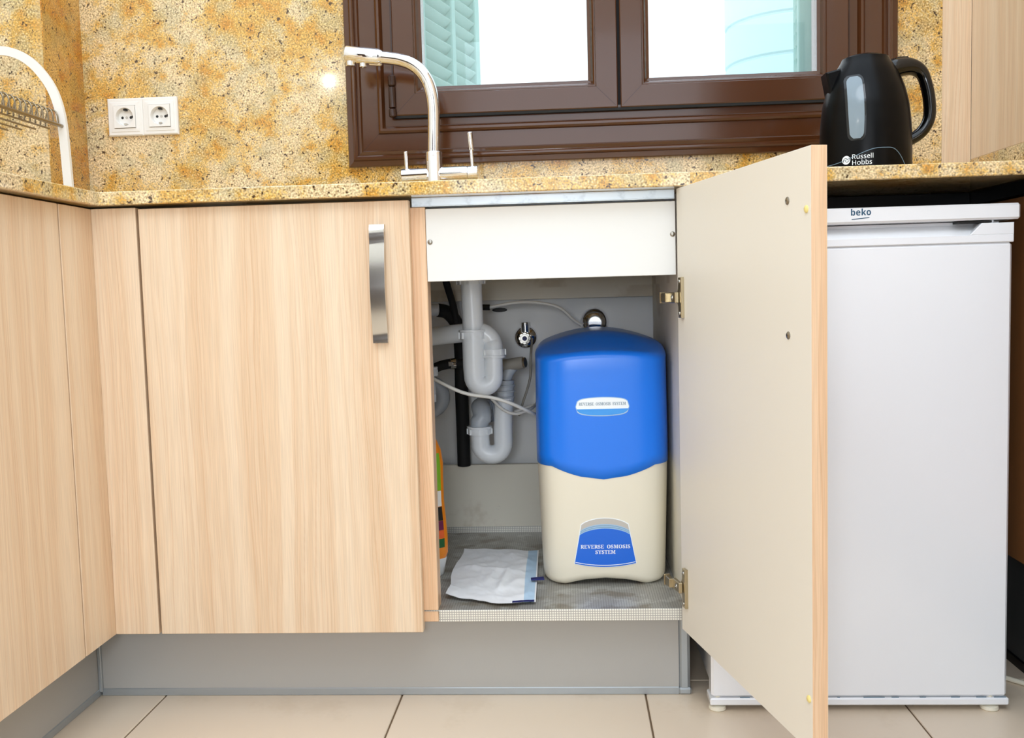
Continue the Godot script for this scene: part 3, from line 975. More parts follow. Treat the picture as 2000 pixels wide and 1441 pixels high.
func water_filter() -> void:
	var o := thing("water_filter", "blue and ivory reverse osmosis water filter unit standing inside the open sink cabinet", "water filter", Vector3(FX, 0.169, FZ))
	var N := 120
	var angs := []
	for i in N: angs.append(TAU * i / N)
	# rows of points per angle
	var lower := []
	var upper := []
	for a in angs:
		var col := []
		var p0 := f_pt(a, 0.2)
		var arch := 0.011 * maxf(0.0, 1.0 - pow((p0.x - FX) / 0.078, 2.0)) if p0.z > FZ else 0.0
		var yb := 0.1692 + arch
		for k in 6:
			var t := float(k) / 5 * PI / 2
			col.append(f_pt(a, yb + 0.014 * (1.0 - sin(PI / 2 - t)) , 0.012 * (1.0 - sin(t))))
		var ys := f_seam(f_pt(a, 0.38))
		for k in range(1, 9):
			col.append(f_pt(a, lerpf(yb + 0.014, ys, k / 8.0)))
		lower.append(col)
		var cu := []
		cu.append(f_pt(a, ys - 0.0006, 0.001))
		cu.append(f_pt(a, ys + 0.0004, 0.0, 0.0012))
		var r := 0.014
		var yt := f_top(f_pt(a, 0.5)) - r
		for k in range(1, 11):
			cu.append(f_pt(a, lerpf(ys + 0.0004, yt, k / 10.0), 0.0, 0.0012))
		for k in range(1, 7):
			var t := float(k) / 6 * PI / 2
			var q := f_pt(a, 0.5, r * (1.0 - cos(t)), 0.0012)
			q.y = f_top(q) - r * (1.0 - sin(t))
			cu.append(q)
		for k in range(1, 25):
			var q := f_pt(a, 0.5, r, 0.0012)
			q = Vector3(lerpf(q.x, FX, k / 24.0 * 0.995), 0, lerpf(q.z, FZ, k / 24.0))
			q.y = f_top(q)
			cu.append(q)
		upper.append(cu)
	var body := obj("lower_housing", f_skin(lower), M.ivory, o)
	body.set_meta("label", "ivory lower half")
	var cover := obj("upper_cover", f_skin(upper), M.blue, o)
	cover.set_meta("label", "blue domed upper half")
	obj("inner_shell", bx(FX - 0.10, 0.185, FZ - 0.14, FX + 0.10, 0.55, FZ + 0.14, 0.0), M.ivory, o)
	# upper oval badge
	f_label("badge_rim", badge(0.0012, -1.0), 0.4945, 0.0016, M.label_pale, cover)
	f_label("badge", badge(0.0, -1.0), 0.4945, 0.0019, M.ink_white, cover)
	f_label("badge_stripe", badge(-0.0004, 1.0), 0.4945, 0.0023, M.badge_blue, cover)
	f_text("badge_lettering", "REVERSE  OSMOSIS  SYSTEM", 0.0052, Vector2(FX, 0.4995), 0.0022, M.ink_grey, cover, 0.083)
	# lower trapezoid label
	f_label("label_border", trapezoid(0.0012), 0.249, 0.0006, M.ink_white, body)
	f_label("label_shade", trapezoid(0.0), 0.249, 0.0008, M.label_grey, body)
	f_label("label_band", trapezoid(0.0, 0.0105), 0.249, 0.0010, M.label_pale, body)
	f_label("label_line", trapezoid(0.0, 0.0125), 0.249, 0.0011, M.ink_grey, body)
	f_label("label_line", trapezoid(0.0, 0.0133), 0.249, 0.0012, M.label_pale, body)
	f_label("label_line", trapezoid(0.0, 0.0155), 0.249, 0.0013, M.ink_grey, body)
	f_label("label_line", trapezoid(0.0, 0.0163), 0.249, 0.0014, M.label_pale, body)
	f_label("label_field", trapezoid(0.0, 0.0185), 0.249, 0.0015, M.label_blue, body)
	var ln := []
	for i in 13: ln.append(Vector2(-0.0535 + 0.107 * i / 12.0, -0.0355 - 0.006 * (1.0 - pow(i / 6.0 - 1.0, 2.0))))
	for i in 13: ln.append(Vector2(0.0535 - 0.107 * i / 12.0, -0.0367 - 0.006 * (1.0 - pow(i / 6.0 - 1.0, 2.0))))
	f_label("label_line", ln, 0.249, 0.0018, M.ink_white, body)
	f_text("lettering", "REVERSE  OSMOSIS", 0.0068, Vector2(FX + 0.0005, 0.2415), 0.0018, M.ink_white, body, 0.0885)
	f_text("lettering", "SYSTEM", 0.0068, Vector2(FX + 0.0005, 0.2315), 0.0018, M.ink_white, body, 0.036)


func badge(grow: float, below: float) -> Array:     # rounded plate, crowned above and below; below > 0 keeps only the lower third
	var out := []
	var w := 0.0465 + grow
	for i in 33:
		var t := i / 16.0 - 1.0
		var e := pow(1.0 - pow(absf(t), 9.0), 0.4)
		var y := (0.0120 + grow + 0.0040 * (1.0 - t * t)) * e
		out.append(Vector2(w * t, minf(y, -0.0040) if below > 0.0 else y))
	for i in range(31, 0, -1):
		var t := i / 16.0 - 1.0
		var e := pow(1.0 - pow(absf(t), 9.0), 0.4)
		var y := -(0.0115 + grow + 0.0045 * (1.0 - t * t)) * e
		if below > 0.0 and y > -0.0041: continue
		out.append(Vector2(w * t, y))
	return out


func trapezoid(grow: float, cut := 0.0) -> Array:
	var out := []
	for i in 13:
		var t := i / 6.0 - 1.0
		out.append(Vector2((0.0415 + cut * 0.186 + grow) * t, 0.0345 + grow + 0.0095 * (1.0 - t * t) - 0.002 * pow(absf(t), 8) - cut))
	for i in 13:
		var t := 1.0 - i / 6.0
		out.append(Vector2((0.0548 + grow) * t, -0.0385 - grow - 0.0065 * (1.0 - t * t)))
	return out


func f_label(called: String, poly: Array, yc: float, lift: float, m: Material, parent: Node) -> void:
	var p2 := PackedVector2Array()
	for p in poly:
		if p2.is_empty() or p2[-1].distance_to(p) > 1e-5: p2.append(p)
	if p2[0].distance_to(p2[-1]) < 1e-5: p2.remove_at(p2.size() - 1)
	var st := S()
	var idx := Geometry2D.triangulate_polygon(p2)
	st.set_smooth_group(1)
	for i in range(0, idx.size(), 3):
		var q := []
		for k in 3:
			var v := p2[idx[i + k]]
			q.append(Vector3(FX + v.x, yc + v.y, f_front(FX + v.x, yc + v.y) + lift))
		tri(st, q[0], q[1], q[2], Vector3.BACK)
	st.set_smooth_group(-1)
	for i in p2.size():
		var a := p2[i]
		var b := p2[(i + 1) % p2.size()]
		var A := Vector3(FX + a.x, yc + a.y, f_front(FX + a.x, yc + a.y) + lift)
		var B := Vector3(FX + b.x, yc + b.y, f_front(FX + b.x, yc + b.y) + lift)
		quad(st, A, B, B - Vector3(0, 0, lift + 0.0006), A - Vector3(0, 0, lift + 0.0006), v3((a + b) / 2, 0))
	obj(called, st, m, parent)


func f_text(called: String, t: String, h: float, at: Vector2, lift: float, m: Material, parent: Node, width: float) -> void:
	var tv := text(t, h, true, true)
	var mx := 0.0
	for p in tv: mx = maxf(mx, p.x)
	var k := width / 2.0 / mx
	var st := S()
	for i in range(0, tv.size(), 3):
		var q := []
		for j in 3:
			var v: Vector2 = Vector2(tv[i + j].x * k, tv[i + j].y) + at
			q.append(Vector3(v.x, v.y, f_front(v.x, v.y) + lift))
		tri(st, q[0], q[1], q[2], Vector3.BACK)
	obj(called, st, m, parent)


func f_skin(cols: Array) -> SurfaceTool:
	var st := S()
	st.set_smooth_group(1)
	var n := cols.size()
	for i in n:
		var a: Array = cols[i]
		var b: Array = cols[(i + 1) % n]
		for k in a.size() - 1:
			var mid: Vector3 = (a[k] + b[k + 1]) / 2
			var d: Vector3 = a[k + 1] - a[k]
			var e: Vector3 = b[k] - a[k]
			var out := Vector3((mid.x - FX) / 0.12, 0, (mid.z - FZ) / FD)
			var nrm := d.cross(e)
			if nrm.dot(out) < 0.0: nrm = -nrm
			if absf(nrm.normalized().y) > 0.9: nrm = Vector3(0, 1 if mid.y > 0.4 else -1, 0)
			quad(st, a[k], b[k], b[k + 1], a[k + 1], nrm)
	return st


# ---------------------------------------------------------------- plumbing
func nut(st: SurfaceTool, at: Vector3, dir: Vector3, r: float, h: float, n := 10) -> SurfaceTool:
	var b := along(at - dir.normalized() * h / 2, dir)
	st.set_smooth_group(-1)
	lathe(st, [Vector2(r * 0.8, 0), Vector2(r, 0), Vector2(r, h * 0.72), Vector2(r * 1.06, h * 0.74), Vector2(r * 1.06, h), Vector2(r * 0.8, h)], b, n)
	for k in 8:
		var a := TAU * k / 8
		var c := b * Vector3(cos(a) * r * 1.0, h * 0.36, sin(a) * r * 1.0)
		var rad := (b.basis * Vector3(cos(a), 0, sin(a)))
		var up := b.basis.y
		var side := rad.cross(up)
		var e := [rad * r * 0.07, up * h * 0.34, side * r * 0.05]
		for f in 3:
			for s in [-1.0, 1.0]:
				var p: Vector3 = c + e[f] * s
				var u: Vector3 = e[(f + 1) % 3]
				var v: Vector3 = e[(f + 2) % 3]
				st.set_smooth_group(-1)
				quad(st, p - u - v, p + u - v, p + u + v, p - u + v, e[f] * s)
	return st


func arc(c: Vector3, u: Vector3, v: Vector3, r: float, a0: float, a1: float, n := 12) -> Array:
	var out := []
	for i in n + 1:
		var a := lerpf(a0, a1, float(i) / n)
		out.append(c + (u * cos(a) + v * sin(a)) * r)
	return out


func plumbing() -> void:
	var z := -0.30
	var X := Vector3.RIGHT
	var Y := Vector3.UP
	# --- upper trap
	var o := thing("sink_trap", "upper white plastic sink trap with a straight tail pipe from the sink", "pipe", Vector3(0.53, 0.49, z))
	obj("tail_pipe", rod(S(), Vector3(0.5165, 0.625, z), Vector3(0.5145, 0.80, z), 0.0203), M.pvc, o)
	obj("slip_nut", nut(S(), Vector3(0.5147, 0.7285, z), Y, 0.0265, 0.022), M.pvc, o)
	obj("slip_nut", nut(S(), Vector3(0.5165, 0.6215, z), Y, 0.0268, 0.0175), M.pvc, o)
	var bend := [Vector3(0.5165, 0.622, z), Vector3(0.5165, 0.59, z), Vector3(0.5165, 0.56, z), Vector3(0.5175, 0.541, z)]
	bend.append_array(arc(Vector3(0.5360, 0.5395, z), X, Y, 0.0185, PI, TAU, 14).slice(1))
	bend.append_array([Vector3(0.5545, 0.55, z), Vector3(0.5545, 0.585, z)])
	var rr := []
	for i in bend.size(): rr.append(lerpf(0.0218, 0.0175, sstep(0.25, 0.85, float(i) / bend.size())))
	obj("trap_bend", tube(S(), bend, rr, 24), M.pvc, o)
	obj("slip_nut", nut(S(), Vector3(0.5545, 0.5835, z), -Y, 0.0228, 0.0165), M.pvc, o)
	var out := [Vector3(0.5545, 0.588, z), Vector3(0.5545, 0.598, z)]
	out.append_array(arc(Vector3(0.527, 0.598, z - 0.005), X, Y, 0.0265, 0.0, PI / 2, 10).slice(1))
	out.append_array([Vector3(0.50, 0.6235, z - 0.03), Vector3(0.46, 0.6195, z - 0.055), Vector3(0.42, 0.6155, z - 0.065), Vector3(0.30, 0.612, z - 0.065)])
	obj("outlet_pipe", tube(S(), out, 0.0185, 22), M.pvc, o)
	# --- lower trap, further back
	z = -0.40
	o = thing("sink_trap", "grey white plastic U-trap hanging lowest, just above the back board", "pipe", Vector3(0.54, 0.37, z))
	var b2 := [Vector3(0.5142, 0.425, z), Vector3(0.5142, 0.405, z), Vector3(0.515, 0.394, z)]
	b2.append_array(arc(Vector3(0.5382, 0.3925, z), X, Y, 0.024, PI, TAU, 16).slice(1))
	b2.append_array([Vector3(0.5622, 0.42, z), Vector3(0.5632, 0.45, z), Vector3(0.5652, 0.475, z), Vector3(0.567, 0.487, z)])
	obj("trap_bend", tube(S(), b2, 0.0193, 24), M.pvc, o)
	obj("slip_nut", nut(S(), Vector3(0.5137, 0.4198, z), Y, 0.0248, 0.0165), M.pvc, o)
	var el := [Vector3(0.5142, 0.424, z), Vector3(0.514, 0.438, z)]
	el.append_array(arc(Vector3(0.514, 0.440, z - 0.024), Vector3(0.25, 0, 0.97), Y, 0.024, 0.0, PI * 0.5, 8).slice(1))
	el.append_array([Vector3(0.516, 0.463, z - 0.06), Vector3(0.517, 0.463, -0.568)])
	obj("elbow", tube(S(), el, 0.0193, 22), M.pvc_grey, o)
	for k in 4:
		obj("hose_rib", ring_torus(Vector3(0.5225 + 0.004 * k, 0.4555 - 0.0015 * k, z - 0.03 - 0.012 * k), Vector3(0.8, 0, 0.6), 0.021, 0.0028), M.pvc_grey, o)
	# socket and branch at the top of the right leg
	obj("socket", rod(S(), Vector3(0.5675, 0.478, z), Vector3(0.569, 0.522, z), 0.0185), M.pvc_grey, o)
	for k in 3:
		obj("socket_rib", ring_torus(Vector3(0.5680 + 0.0005 * k, 0.487 + 0.012 * k, z), Y, 0.0185, 0.0022), M.pvc_grey, o)
	obj("branch", tube(S(), [Vector3(0.57, 0.522, z), Vector3(0.576, 0.538, z), Vector3(0.585, 0.549, z)], 0.012, 16), M.pvc_grey, o)
	obj("branch_stub", rod(S(), Vector3(0.566, 0.5515, z), Vector3(0.608, 0.5575, z + 0.01), 0.0125), M.pvc_tan, o)
	obj("stub_cap", rod(S(), Vector3(0.606, 0.5573, z + 0.01), Vector3(0.6125, 0.558, z + 0.012), 0.0105), M.brass, o)
	# --- black foam covered drain
	origin = Vector3.ZERO
	z = -0.50
	o = thing("insulated_pipe", "black foam covered pipe with white end, bending down behind the sink trap", "pipe", Vector3(0.44, 0.5, z))
	var bp := spline([Vector3(0.425, 0.6668, z + 0.02), Vector3(0.445, 0.660, z + 0.01), Vector3(0.463, 0.632, z), Vector3(0.4675, 0.58, z - 0.01), Vector3(0.4665, 0.50, z - 0.01), Vector3(0.4645, 0.40, z - 0.03), Vector3(0.4638, 0.3225, z - 0.036)])
	obj("foam_sleeve", tube(S(), bp, 0.0145, 18), M.rubber, o)
	obj("pipe_end", rod(S(), Vector3(0.33, 0.670, z + 0.04), Vector3(0.427, 0.6672, z + 0.02), 0.0132, 0.002), M.pvc, o)
	origin = Vector3.ZERO
	tag(obj("black_hose", tube(S(), spline([Vector3(0.435, 0.82, -0.43), Vector3(0.446, 0.735, -0.45), Vector3(0.459, 0.675, -0.47), Vector3(0.467, 0.62, -0.475)]), 0.0075, 12), M.rubber), "thin black hose running down beside the sink tail pipe", "hose")
	o = thing("clamped_hose", "short black rubber hose with a steel worm-drive clamp", "hose", Vector3(0.44, 0.54, -0.46))
	obj("hose", tube(S(), spline([Vector3(0.395, 0.523, -0.44), Vector3(0.418, 0.545, -0.45), Vector3(0.445, 0.553, -0.46), Vector3(0.475, 0.552, -0.47)]), 0.0105, 16), M.rubber, o)
	var cl := S()
	rod(cl, Vector3(0.449, 0.5535, -0.461), Vector3(0.460, 0.5535, -0.465), 0.0118, 0.0005, 18)
	box(cl, Vector3(0.447, 0.549, -0.451), Vector3(0.458, 0.559, -0.446), 0.001)
	rod(cl, Vector3(0.457, 0.554, -0.4485), Vector3(0.464, 0.554, -0.4485), 0.0028)
	obj("clamp", cl, M.steel, o)
	# --- grey corrugated elbow on the left
	origin = Vector3.ZERO
	var gh := tube(S(), arc(Vector3(0.398, 0.482, -0.48), X, Y, 0.030, -PI * 0.62, PI * 0.55, 20), 0.0165, 18)
	tag(obj("grey_elbow", gh, M.pvc_grey), "grey plastic pipe elbow at the left edge of the cabinet opening", "pipe")
	var f1 := thing("pipe_fitting", "white plastic fittings half hidden behind the centre stile of the cabinet", "pipe", Vector3(0.41, 0.6, -0.36))
	obj("fitting_nut", nut(S(), Vector3(0.412, 0.634, -0.34), X, 0.012, 0.016), M.pvc, f1)
	obj("fitting_tee", rod(S(), Vector3(0.418, 0.50, -0.36), Vector3(0.4135, 0.585, -0.36), 0.014), M.pvc, f1)
	obj("fitting_nut", nut(S(), Vector3(0.419, 0.546, -0.36), Y, 0.0165, 0.018), M.pvc, f1)
	obj("fitting_nut", nut(S(), Vector3(0.414, 0.495, -0.36), Y, 0.0165, 0.022), M.pvc, f1)
	# --- small tubes
	origin = Vector3.ZERO
	tag(obj("water_tube", tube(S(), spline([Vector3(0.38, 0.572, -0.27), Vector3(0.4417, 0.5404, -0.255), Vector3(0.4994, 0.5128, -0.25), Vector3(0.5526, 0.502, -0.255), Vector3(0.5911, 0.4885, -0.26), Vector3(0.6305, 0.4634, -0.30), Vector3(0.631, 0.45, -0.42)]), 0.0034, 10), M.tubing), "white water tube crossing under the upper trap to the filter unit", "tube")
	tag(obj("water_tube", tube(S(), spline([Vector3(0.535, 0.499, -0.37), Vector3(0.5424, 0.4878, -0.372), Vector3(0.5659, 0.4641, -0.374), Vector3(0.5919, 0.4551, -0.376), Vector3(0.6214, 0.4625, -0.40), Vector3(0.63, 0.465, -0.48)]), 0.0032, 10), M.tubing), "white water tube looping in front of the lower trap", "tube")
	o = thing("water_tube", "white water tube arching from a black connector over to the filter unit", "tube", Vector3(0.63, 0.67, -0.45))
	obj("tube", tube(S(), spline([Vector3(0.535, 0.670, -0.45), Vector3(0.5846, 0.6777, -0.45), Vector3(0.6273, 0.6787, -0.45), Vector3(0.6802, 0.6667, -0.45), Vector3(0.7114, 0.6393, -0.45), Vector3(0.7275, 0.628, -0.455)]), 0.0034, 10), M.tubing, o)
	obj("connector", rod(S(), Vector3(0.513, 0.671, -0.45), Vector3(0.538, 0.670, -0.45), 0.0062), M.rubber, o)
	origin = Vector3.ZERO
	tag(obj("wall_slot", lathe(S(), [Vector2(0, 0), Vector2(0.016, 0), Vector2(0.017, 0.003), Vector2(0.0, 0.003)], along(Vector3(0.549, 0.662, -0.585), Vector3.BACK) * Transform3D(Basis(Vector3(0.28, 0, 0), Vector3(0, 1, 0), Vector3(0, 0, 1))), 24), M.ink_black), "black slotted wall grommet beside the tail pipe", "grommet")
	tag(obj("water_tube", tube(S(), spline([Vector3(0.6225, 0.60, -0.50), Vector3(0.6213, 0.5721, -0.45), Vector3(0.6178, 0.5185, -0.45), Vector3(0.6003, 0.465, -0.45), Vector3(0.592, 0.44, -0.47)]), 0.0026, 8), M.pvc_tan), "thin grey tube hanging down beside the blue cover", "tube")
	tag(obj("water_tube", tube(S(), spline([Vector3(0.584, 0.452, -0.43), Vector3(0.61, 0.460, -0.44), Vector3(0.64, 0.466, -0.46)]), 0.0034, 8), M.tubing), "short white tube end poking out to the right of the lower trap", "tube")
	# --- chrome stop valves
	o = thing("stop_valve", "small chrome stop valve with a blue dot on the cabinet back wall", "valve", Vector3(0.6055, 0.60, -0.57))
	var c := Vector3(0.6055, 0.6, -0.585)
	obj("escutcheon", lathe(S(), [Vector2(0.0265, 0), Vector2(0.0262, 0.003), Vector2(0.023, 0.009), Vector2(0.015, 0.0125), Vector2(0.0135, 0.013), Vector2(0.0135, 0.04), Vector2(0, 0.04)], along(c, Vector3.BACK), 36), M.chrome, o)
	var h := S()
	for k in 8: rod(h, c + Vector3(cos(k * TAU / 8) * 0.0085, sin(k * TAU / 8) * 0.0085, 0.03), c + Vector3(cos(k * TAU / 8) * 0.0085, sin(k * TAU / 8) * 0.0085, 0.062), 0.0062, 0.002, 12)
	rod(h, c + Vector3(0, 0, 0.03), c + Vector3(0, 0, 0.0625), 0.0095, 0.001, 20)
	rod(h, c + Vector3(0, 0, 0.022), c + Vector3(0, 0.034, 0.022), 0.0095, 0.001, 18)
	obj("valve_head", h, M.chrome, o)
	obj("blue_dot", lathe(S(), [Vector2(0.0052, 0), Vector2(0.0045, 0.0015), Vector2(0, 0.0018)], along(c + Vector3(0, 0, 0.0625), Vector3.BACK), 18), M.navy, o)
	o = thing("stop_valve", "larger chrome valve rosette above the blue filter cover", "valve", Vector3(0.757, 0.63, -0.57))
	c = Vector3(0.758, 0.630, -0.585)
	obj("escutcheon", lathe(S(), [Vector2(0.0325, 0), Vector2(0.032, 0.004), Vector2(0.029, 0.013), Vector2(0.022, 0.020), Vector2(0.0155, 0.0225), Vector2(0.0155, 0.05), Vector2(0.0135, 0.054), Vector2(0, 0.054)], along(c, Vector3.BACK), 40), M.chrome, o)
	obj("valve_body", rod(S(), c + Vector3(0, -0.032, 0.035), c + Vector3(0, 0.006, 0.035), 0.0125, 0.002), M.chrome, o)


func ring_torus(c: Vector3, axis: Vector3, R: float, r: float) -> SurfaceTool:
	var b := along(c, axis)
	var pts := []
	for i in 25:
		var a := TAU * i / 24
		pts.append(b * Vector3(cos(a) * R, 0, sin(a) * R))
	return tube(S(), pts, r, 8, false)


# ---------------------------------------------------------------- things on the cabinet shelf
func shelf_items() -> void:
	# detergent bottle, only its right side shows
	var at := Vector3(0.4285, 0.1692, -0.225)
	var o := thing("detergent_bottle", "orange detergent bottle with green and white label standing behind the centre stile", "bottle", at)
	var sq := Transform3D(Basis(Vector3(1, 0, 0), Vector3(0, 1, 0), Vector3(0, 0, 0.75)), at)
	obj("body", lathe(S(), [Vector2(0, 0.035), Vector2(0.031, 0.035), Vector2(0.035, 0.045), Vector2(0.0352, 0.075), Vector2(0.033, 0.11), Vector2(0.0305, 0.145), Vector2(0.0305, 0.19), Vector2(0.031, 0.215), Vector2(0.0275, 0.24), Vector2(0.02, 0.258), Vector2(0.012, 0.268), Vector2(0, 0.268)], sq, 36), M.orange, o)
	obj("base", lathe(S(), [Vector2(0, 0), Vector2(0.023, 0), Vector2(0.026, 0.003), Vector2(0.0325, 0.035), Vector2(0, 0.035)], sq, 36), M.pvc, o)
	obj("cap", lathe(S(), [Vector2(0.0, 0.268), Vector2(0.013, 0.268), Vector2(0.013, 0.295), Vector2(0.007, 0.30), Vector2(0.006, 0.312), Vector2(0, 0.313)], sq, 20), M.white, o)
	var bands := [["label_green", 0.165, 0.235, M.green], ["label_white", 0.135, 0.164, M.white], ["label_dark", 0.108, 0.134, M.ink_black], ["label_magenta", 0.090, 0.1075, M.magenta], ["label_orange", 0.075, 0.0895, M.orange_red], ["label_badge", 0.057, 0.074, M.dark_green]]
	for q in bands:
		var pr := []
		for k in 7:
			var y := lerpf(q[1], q[2], k / 6.0)
			pr.append(Vector2(bottle_r(y) + 0.0006, y))
		obj(q[0], lathe(S(), pr, sq, 18, 0.52, PI - 0.52), q[3], o)
	# crumpled paper sheet
	o = thing("paper_sheet", "crumpled white paper sheet with pale blue edge lying on the cabinet shelf", "paper", Vector3(0.55, 0.169, -0.2))
	var nz := FastNoiseLite.new()
	nz.seed = 77
	nz.frequency = 9.0
	nz.fractal_octaves = 3
	nz.fractal_type = FastNoiseLite.FRACTAL_RIDGED
	obj("sheet", paper_strip(nz, 0.0, 0.865, 60), M.paper, o)
	obj("blue_edge", paper_strip(nz, 0.865, 0.985, 8), M.paper_blue, o)
	obj("white_rim", paper_strip(nz, 0.985, 1.0, 2), M.paper, o)
	obj("dark_blue_tab", prism(S(), PackedVector2Array([Vector2(0.622, 0.163), Vector2(0.645, 0.170), Vector2(0.647, 0.155), Vector2(0.623, 0.152)]), 0.178, 0.1805, Transform3D(Basis(Vector3.RIGHT, Vector3(0, 0, -1), Vector3.UP), Vector3(0, 0, 0)), 0.0004), M.navy, o)
	obj("dark_blue_print", paper_strip(nz, 0.74, 0.985, 8, 0.972, 1.0, 0.0004), M.navy, o)


func bottle_r(y: float) -> float:
	var pr := [Vector2(0.031, 0.035), Vector2(0.035, 0.045), Vector2(0.0352, 0.075), Vector2(0.033, 0.11), Vector2(0.0305, 0.145), Vector2(0.0305, 0.19), Vector2(0.031, 0.215), Vector2(0.0275, 0.24)]
	for i in pr.size() - 1:
		if y <= pr[i + 1].y:
			return lerpf(pr[i].x, pr[i + 1].x, (y - pr[i].y) / (pr[i + 1].y - pr[i].y))
	return 0.027


func paper_at(nz: FastNoiseLite, u: float, v: float) -> Vector3:
	var TL := Vector2(0.4713, -0.3901)
	var TR := Vector2(0.6298, -0.3715)
	var BR := Vector2(0.6348, -0.0394)
	var BL := Vector2(0.4776, -0.0796)
	var p := TL.lerp(TR, u).lerp(BL.lerp(BR, u), v)
	p.x += 0.005 * sin(v * 7.0 + 1.0) * (1.0 - u) - 0.006 * sstep(0.1, 0.0, u) * sstep(0.8, 1.0, v)
	p.y += 0.018 * sin(u * PI) * v + 0.004 * sin(u * 17.0) * sstep(0.25, 0.0, v) + 0.004 * sin(u * 11.0 + 1.0) * sstep(0.7, 1.0, v)
	var edge := sstep(0.0, 0.12, minf(minf(u, 1.0 - u), minf(v, 1.0 - v)))
	var n := nz.get_noise_2d(p.x * 0.8, p.y * 0.6)
	var n2 := nz.get_noise_2d(p.x * 2.0 + 5.0, p.y * 1.5)
	var h := 0.0035 + (0.0042 * n + 0.0014 * n2) * lerpf(0.45, 1.0, edge)
	h += 0.004 * exp(-pow((v - 0.40 - 0.06 * u) / 0.03, 2.0)) * sstep(0.0, 0.3, u) * sstep(0.8, 0.55, u)
	h += 0.004 * exp(-pow((u - 0.62 - 0.25 * (0.6 - v)) / 0.035, 2.0)) * sstep(0.3, 0.5, v) * sstep(0.9, 0.7, v)
	if v > 0.82 and u < 0.12: h += 0.005 * (1.0 - u / 0.12)
	return Vector3(p.x, 0.1705 + maxf(0.0, h), p.y)


func paper_strip(nz: FastNoiseLite, u0: float, u1: float, n: int, v0 := 0.0, v1 := 1.0, lift := 0.0) -> SurfaceTool:
	var st := S()
	st.set_smooth_group(1)
	var m := 60
	for i in n:
		for j in m:
			var a := paper_at(nz, lerpf(u0, u1, float(i) / n), lerpf(v0, v1, float(j) / m))
			var b := paper_at(nz, lerpf(u0, u1, float(i + 1) / n), lerpf(v0, v1, float(j) / m))
			var c := paper_at(nz, lerpf(u0, u1, float(i + 1) / n), lerpf(v0, v1, float(j + 1) / m))
			var d := paper_at(nz, lerpf(u0, u1, float(i) / n), lerpf(v0, v1, float(j + 1) / m))
			var e := Vector3(0, lift, 0)
			quad(st, a + e, b + e, c + e, d + e, Vector3.UP)
			var t := Vector3(0, 0.0006, 0)
			quad(st, a - t, b - t, c - t, d - t, Vector3.DOWN)
	return st


# ---------------------------------------------------------------- on the worktop
func faucet() -> void:
	var z := -0.45
	var o := thing("faucet", "polished chrome kitchen mixer with curved spout and two lever handles behind the sink", "faucet", Vector3(0.431, 0.88, z))
	obj("base_body", lathe(S(), [Vector2(0, 0), Vector2(0.023, 0), Vector2(0.023, 0.006), Vector2(0.0172, 0.009), Vector2(0.0172, 0.112), Vector2(0.0160, 0.1135), Vector2(0, 0.1135)], Transform3D(Basis(), Vector3(0.431, 0.88, z)), 32), M.chrome, o)
	var sp := [Vector3(0.431, 0.99, z), Vector3(0.4325, 1.03, z), Vector3(0.4335, 1.06, z), Vector3(0.4335, 1.085, z), Vector3(0.4305, 1.112, z), Vector3(0.4225, 1.138, z), Vector3(0.4085, 1.159, z), Vector3(0.390, 1.1735, z), Vector3(0.3685, 1.182, z), Vector3(0.346, 1.1865, z), Vector3(0.325, 1.1895, z)]
	obj("spout", tube(S(), spline(sp, 5), 0.0128, 24), M.chrome, o)
	var hd := Vector3(0.331, 1.189, z)
	var he := Vector3(0.2555, 1.1985, z)
	var hh := obj("spout_head", lathe(S(), [Vector2(0, 0), Vector2(0.0125, 0), Vector2(0.0170, 0.008), Vector2(0.0170, 0.0745), Vector2(0.016, 0.0763), Vector2(0, 0.0763)], along(hd, he - hd), 28), M.chrome, o)
	obj("nozzle", rod(S(), Vector3(0.2655, 1.1985, z), Vector3(0.2645, 1.1735, z), 0.0098, 0.001), M.chrome, hh)
	obj("nozzle", rod(S(), Vector3(0.2915, 1.195, z), Vector3(0.2905, 1.1705, z), 0.0072, 0.001), M.chrome, hh)
	obj("nozzle_tip", rod(S(), Vector3(0.2905, 1.174, z), Vector3(0.2904, 1.169, z), 0.0025), M.steel, hh)
	obj("hose_clip", rod(S(), Vector3(0.303, 1.180, z), Vector3(0.330, 1.1765, z), 0.0062, 0.002), M.chrome, hh)
	# left lever
	var y := 0.9475
	obj("handle_barrel", rod(S(), Vector3(0.363, y, z), Vector3(0.418, y, z), 0.0138, 0.001), M.chrome, o)
	obj("lever", rod(S(), Vector3(0.3735, y + 0.01, z), Vector3(0.3728, 0.9965, z), 0.0042), M.chrome, o)
	# right lever
	obj("handle_barrel", rod(S(), Vector3(0.442, y + 0.001, z), Vector3(0.500, y + 0.001, z), 0.0142, 0.001), M.chrome, o)
	obj("handle_barrel", rod(S(), Vector3(0.5005, y + 0.001, z), Vector3(0.5215, y + 0.001, z), 0.0142, 0.001), M.chrome, o)
	var lv := S()
	rod(lv, Vector3(0.5105, y + 0.01, z), Vector3(0.5095, 0.995, z + 0.003), 0.0040)
	rod(lv, Vector3(0.5095, 0.994, z + 0.003), Vector3(0.5075, 1.0300, z + 0.008), 0.0056, 0.001)
	obj("lever", lv, M.chrome, o)


func kettle_r(y: float) -> float:
	var pr := [Vector2(0.0795, 0.0), Vector2(0.0795, 0.045), Vector2(0.0782, 0.09), Vector2(0.0745, 0.125), Vector2(0.067, 0.155), Vector2(0.0565, 0.18), Vector2(0.0475, 0.1955), Vector2(0.039, 0.2085)]
	for i in pr.size() - 1:
		if y <= pr[i + 1].y:
			var t: float = (y - pr[i].y) / (pr[i + 1].y - pr[i].y)
			return lerpf(pr[i].x, pr[i + 1].x, t)
	return 0.039


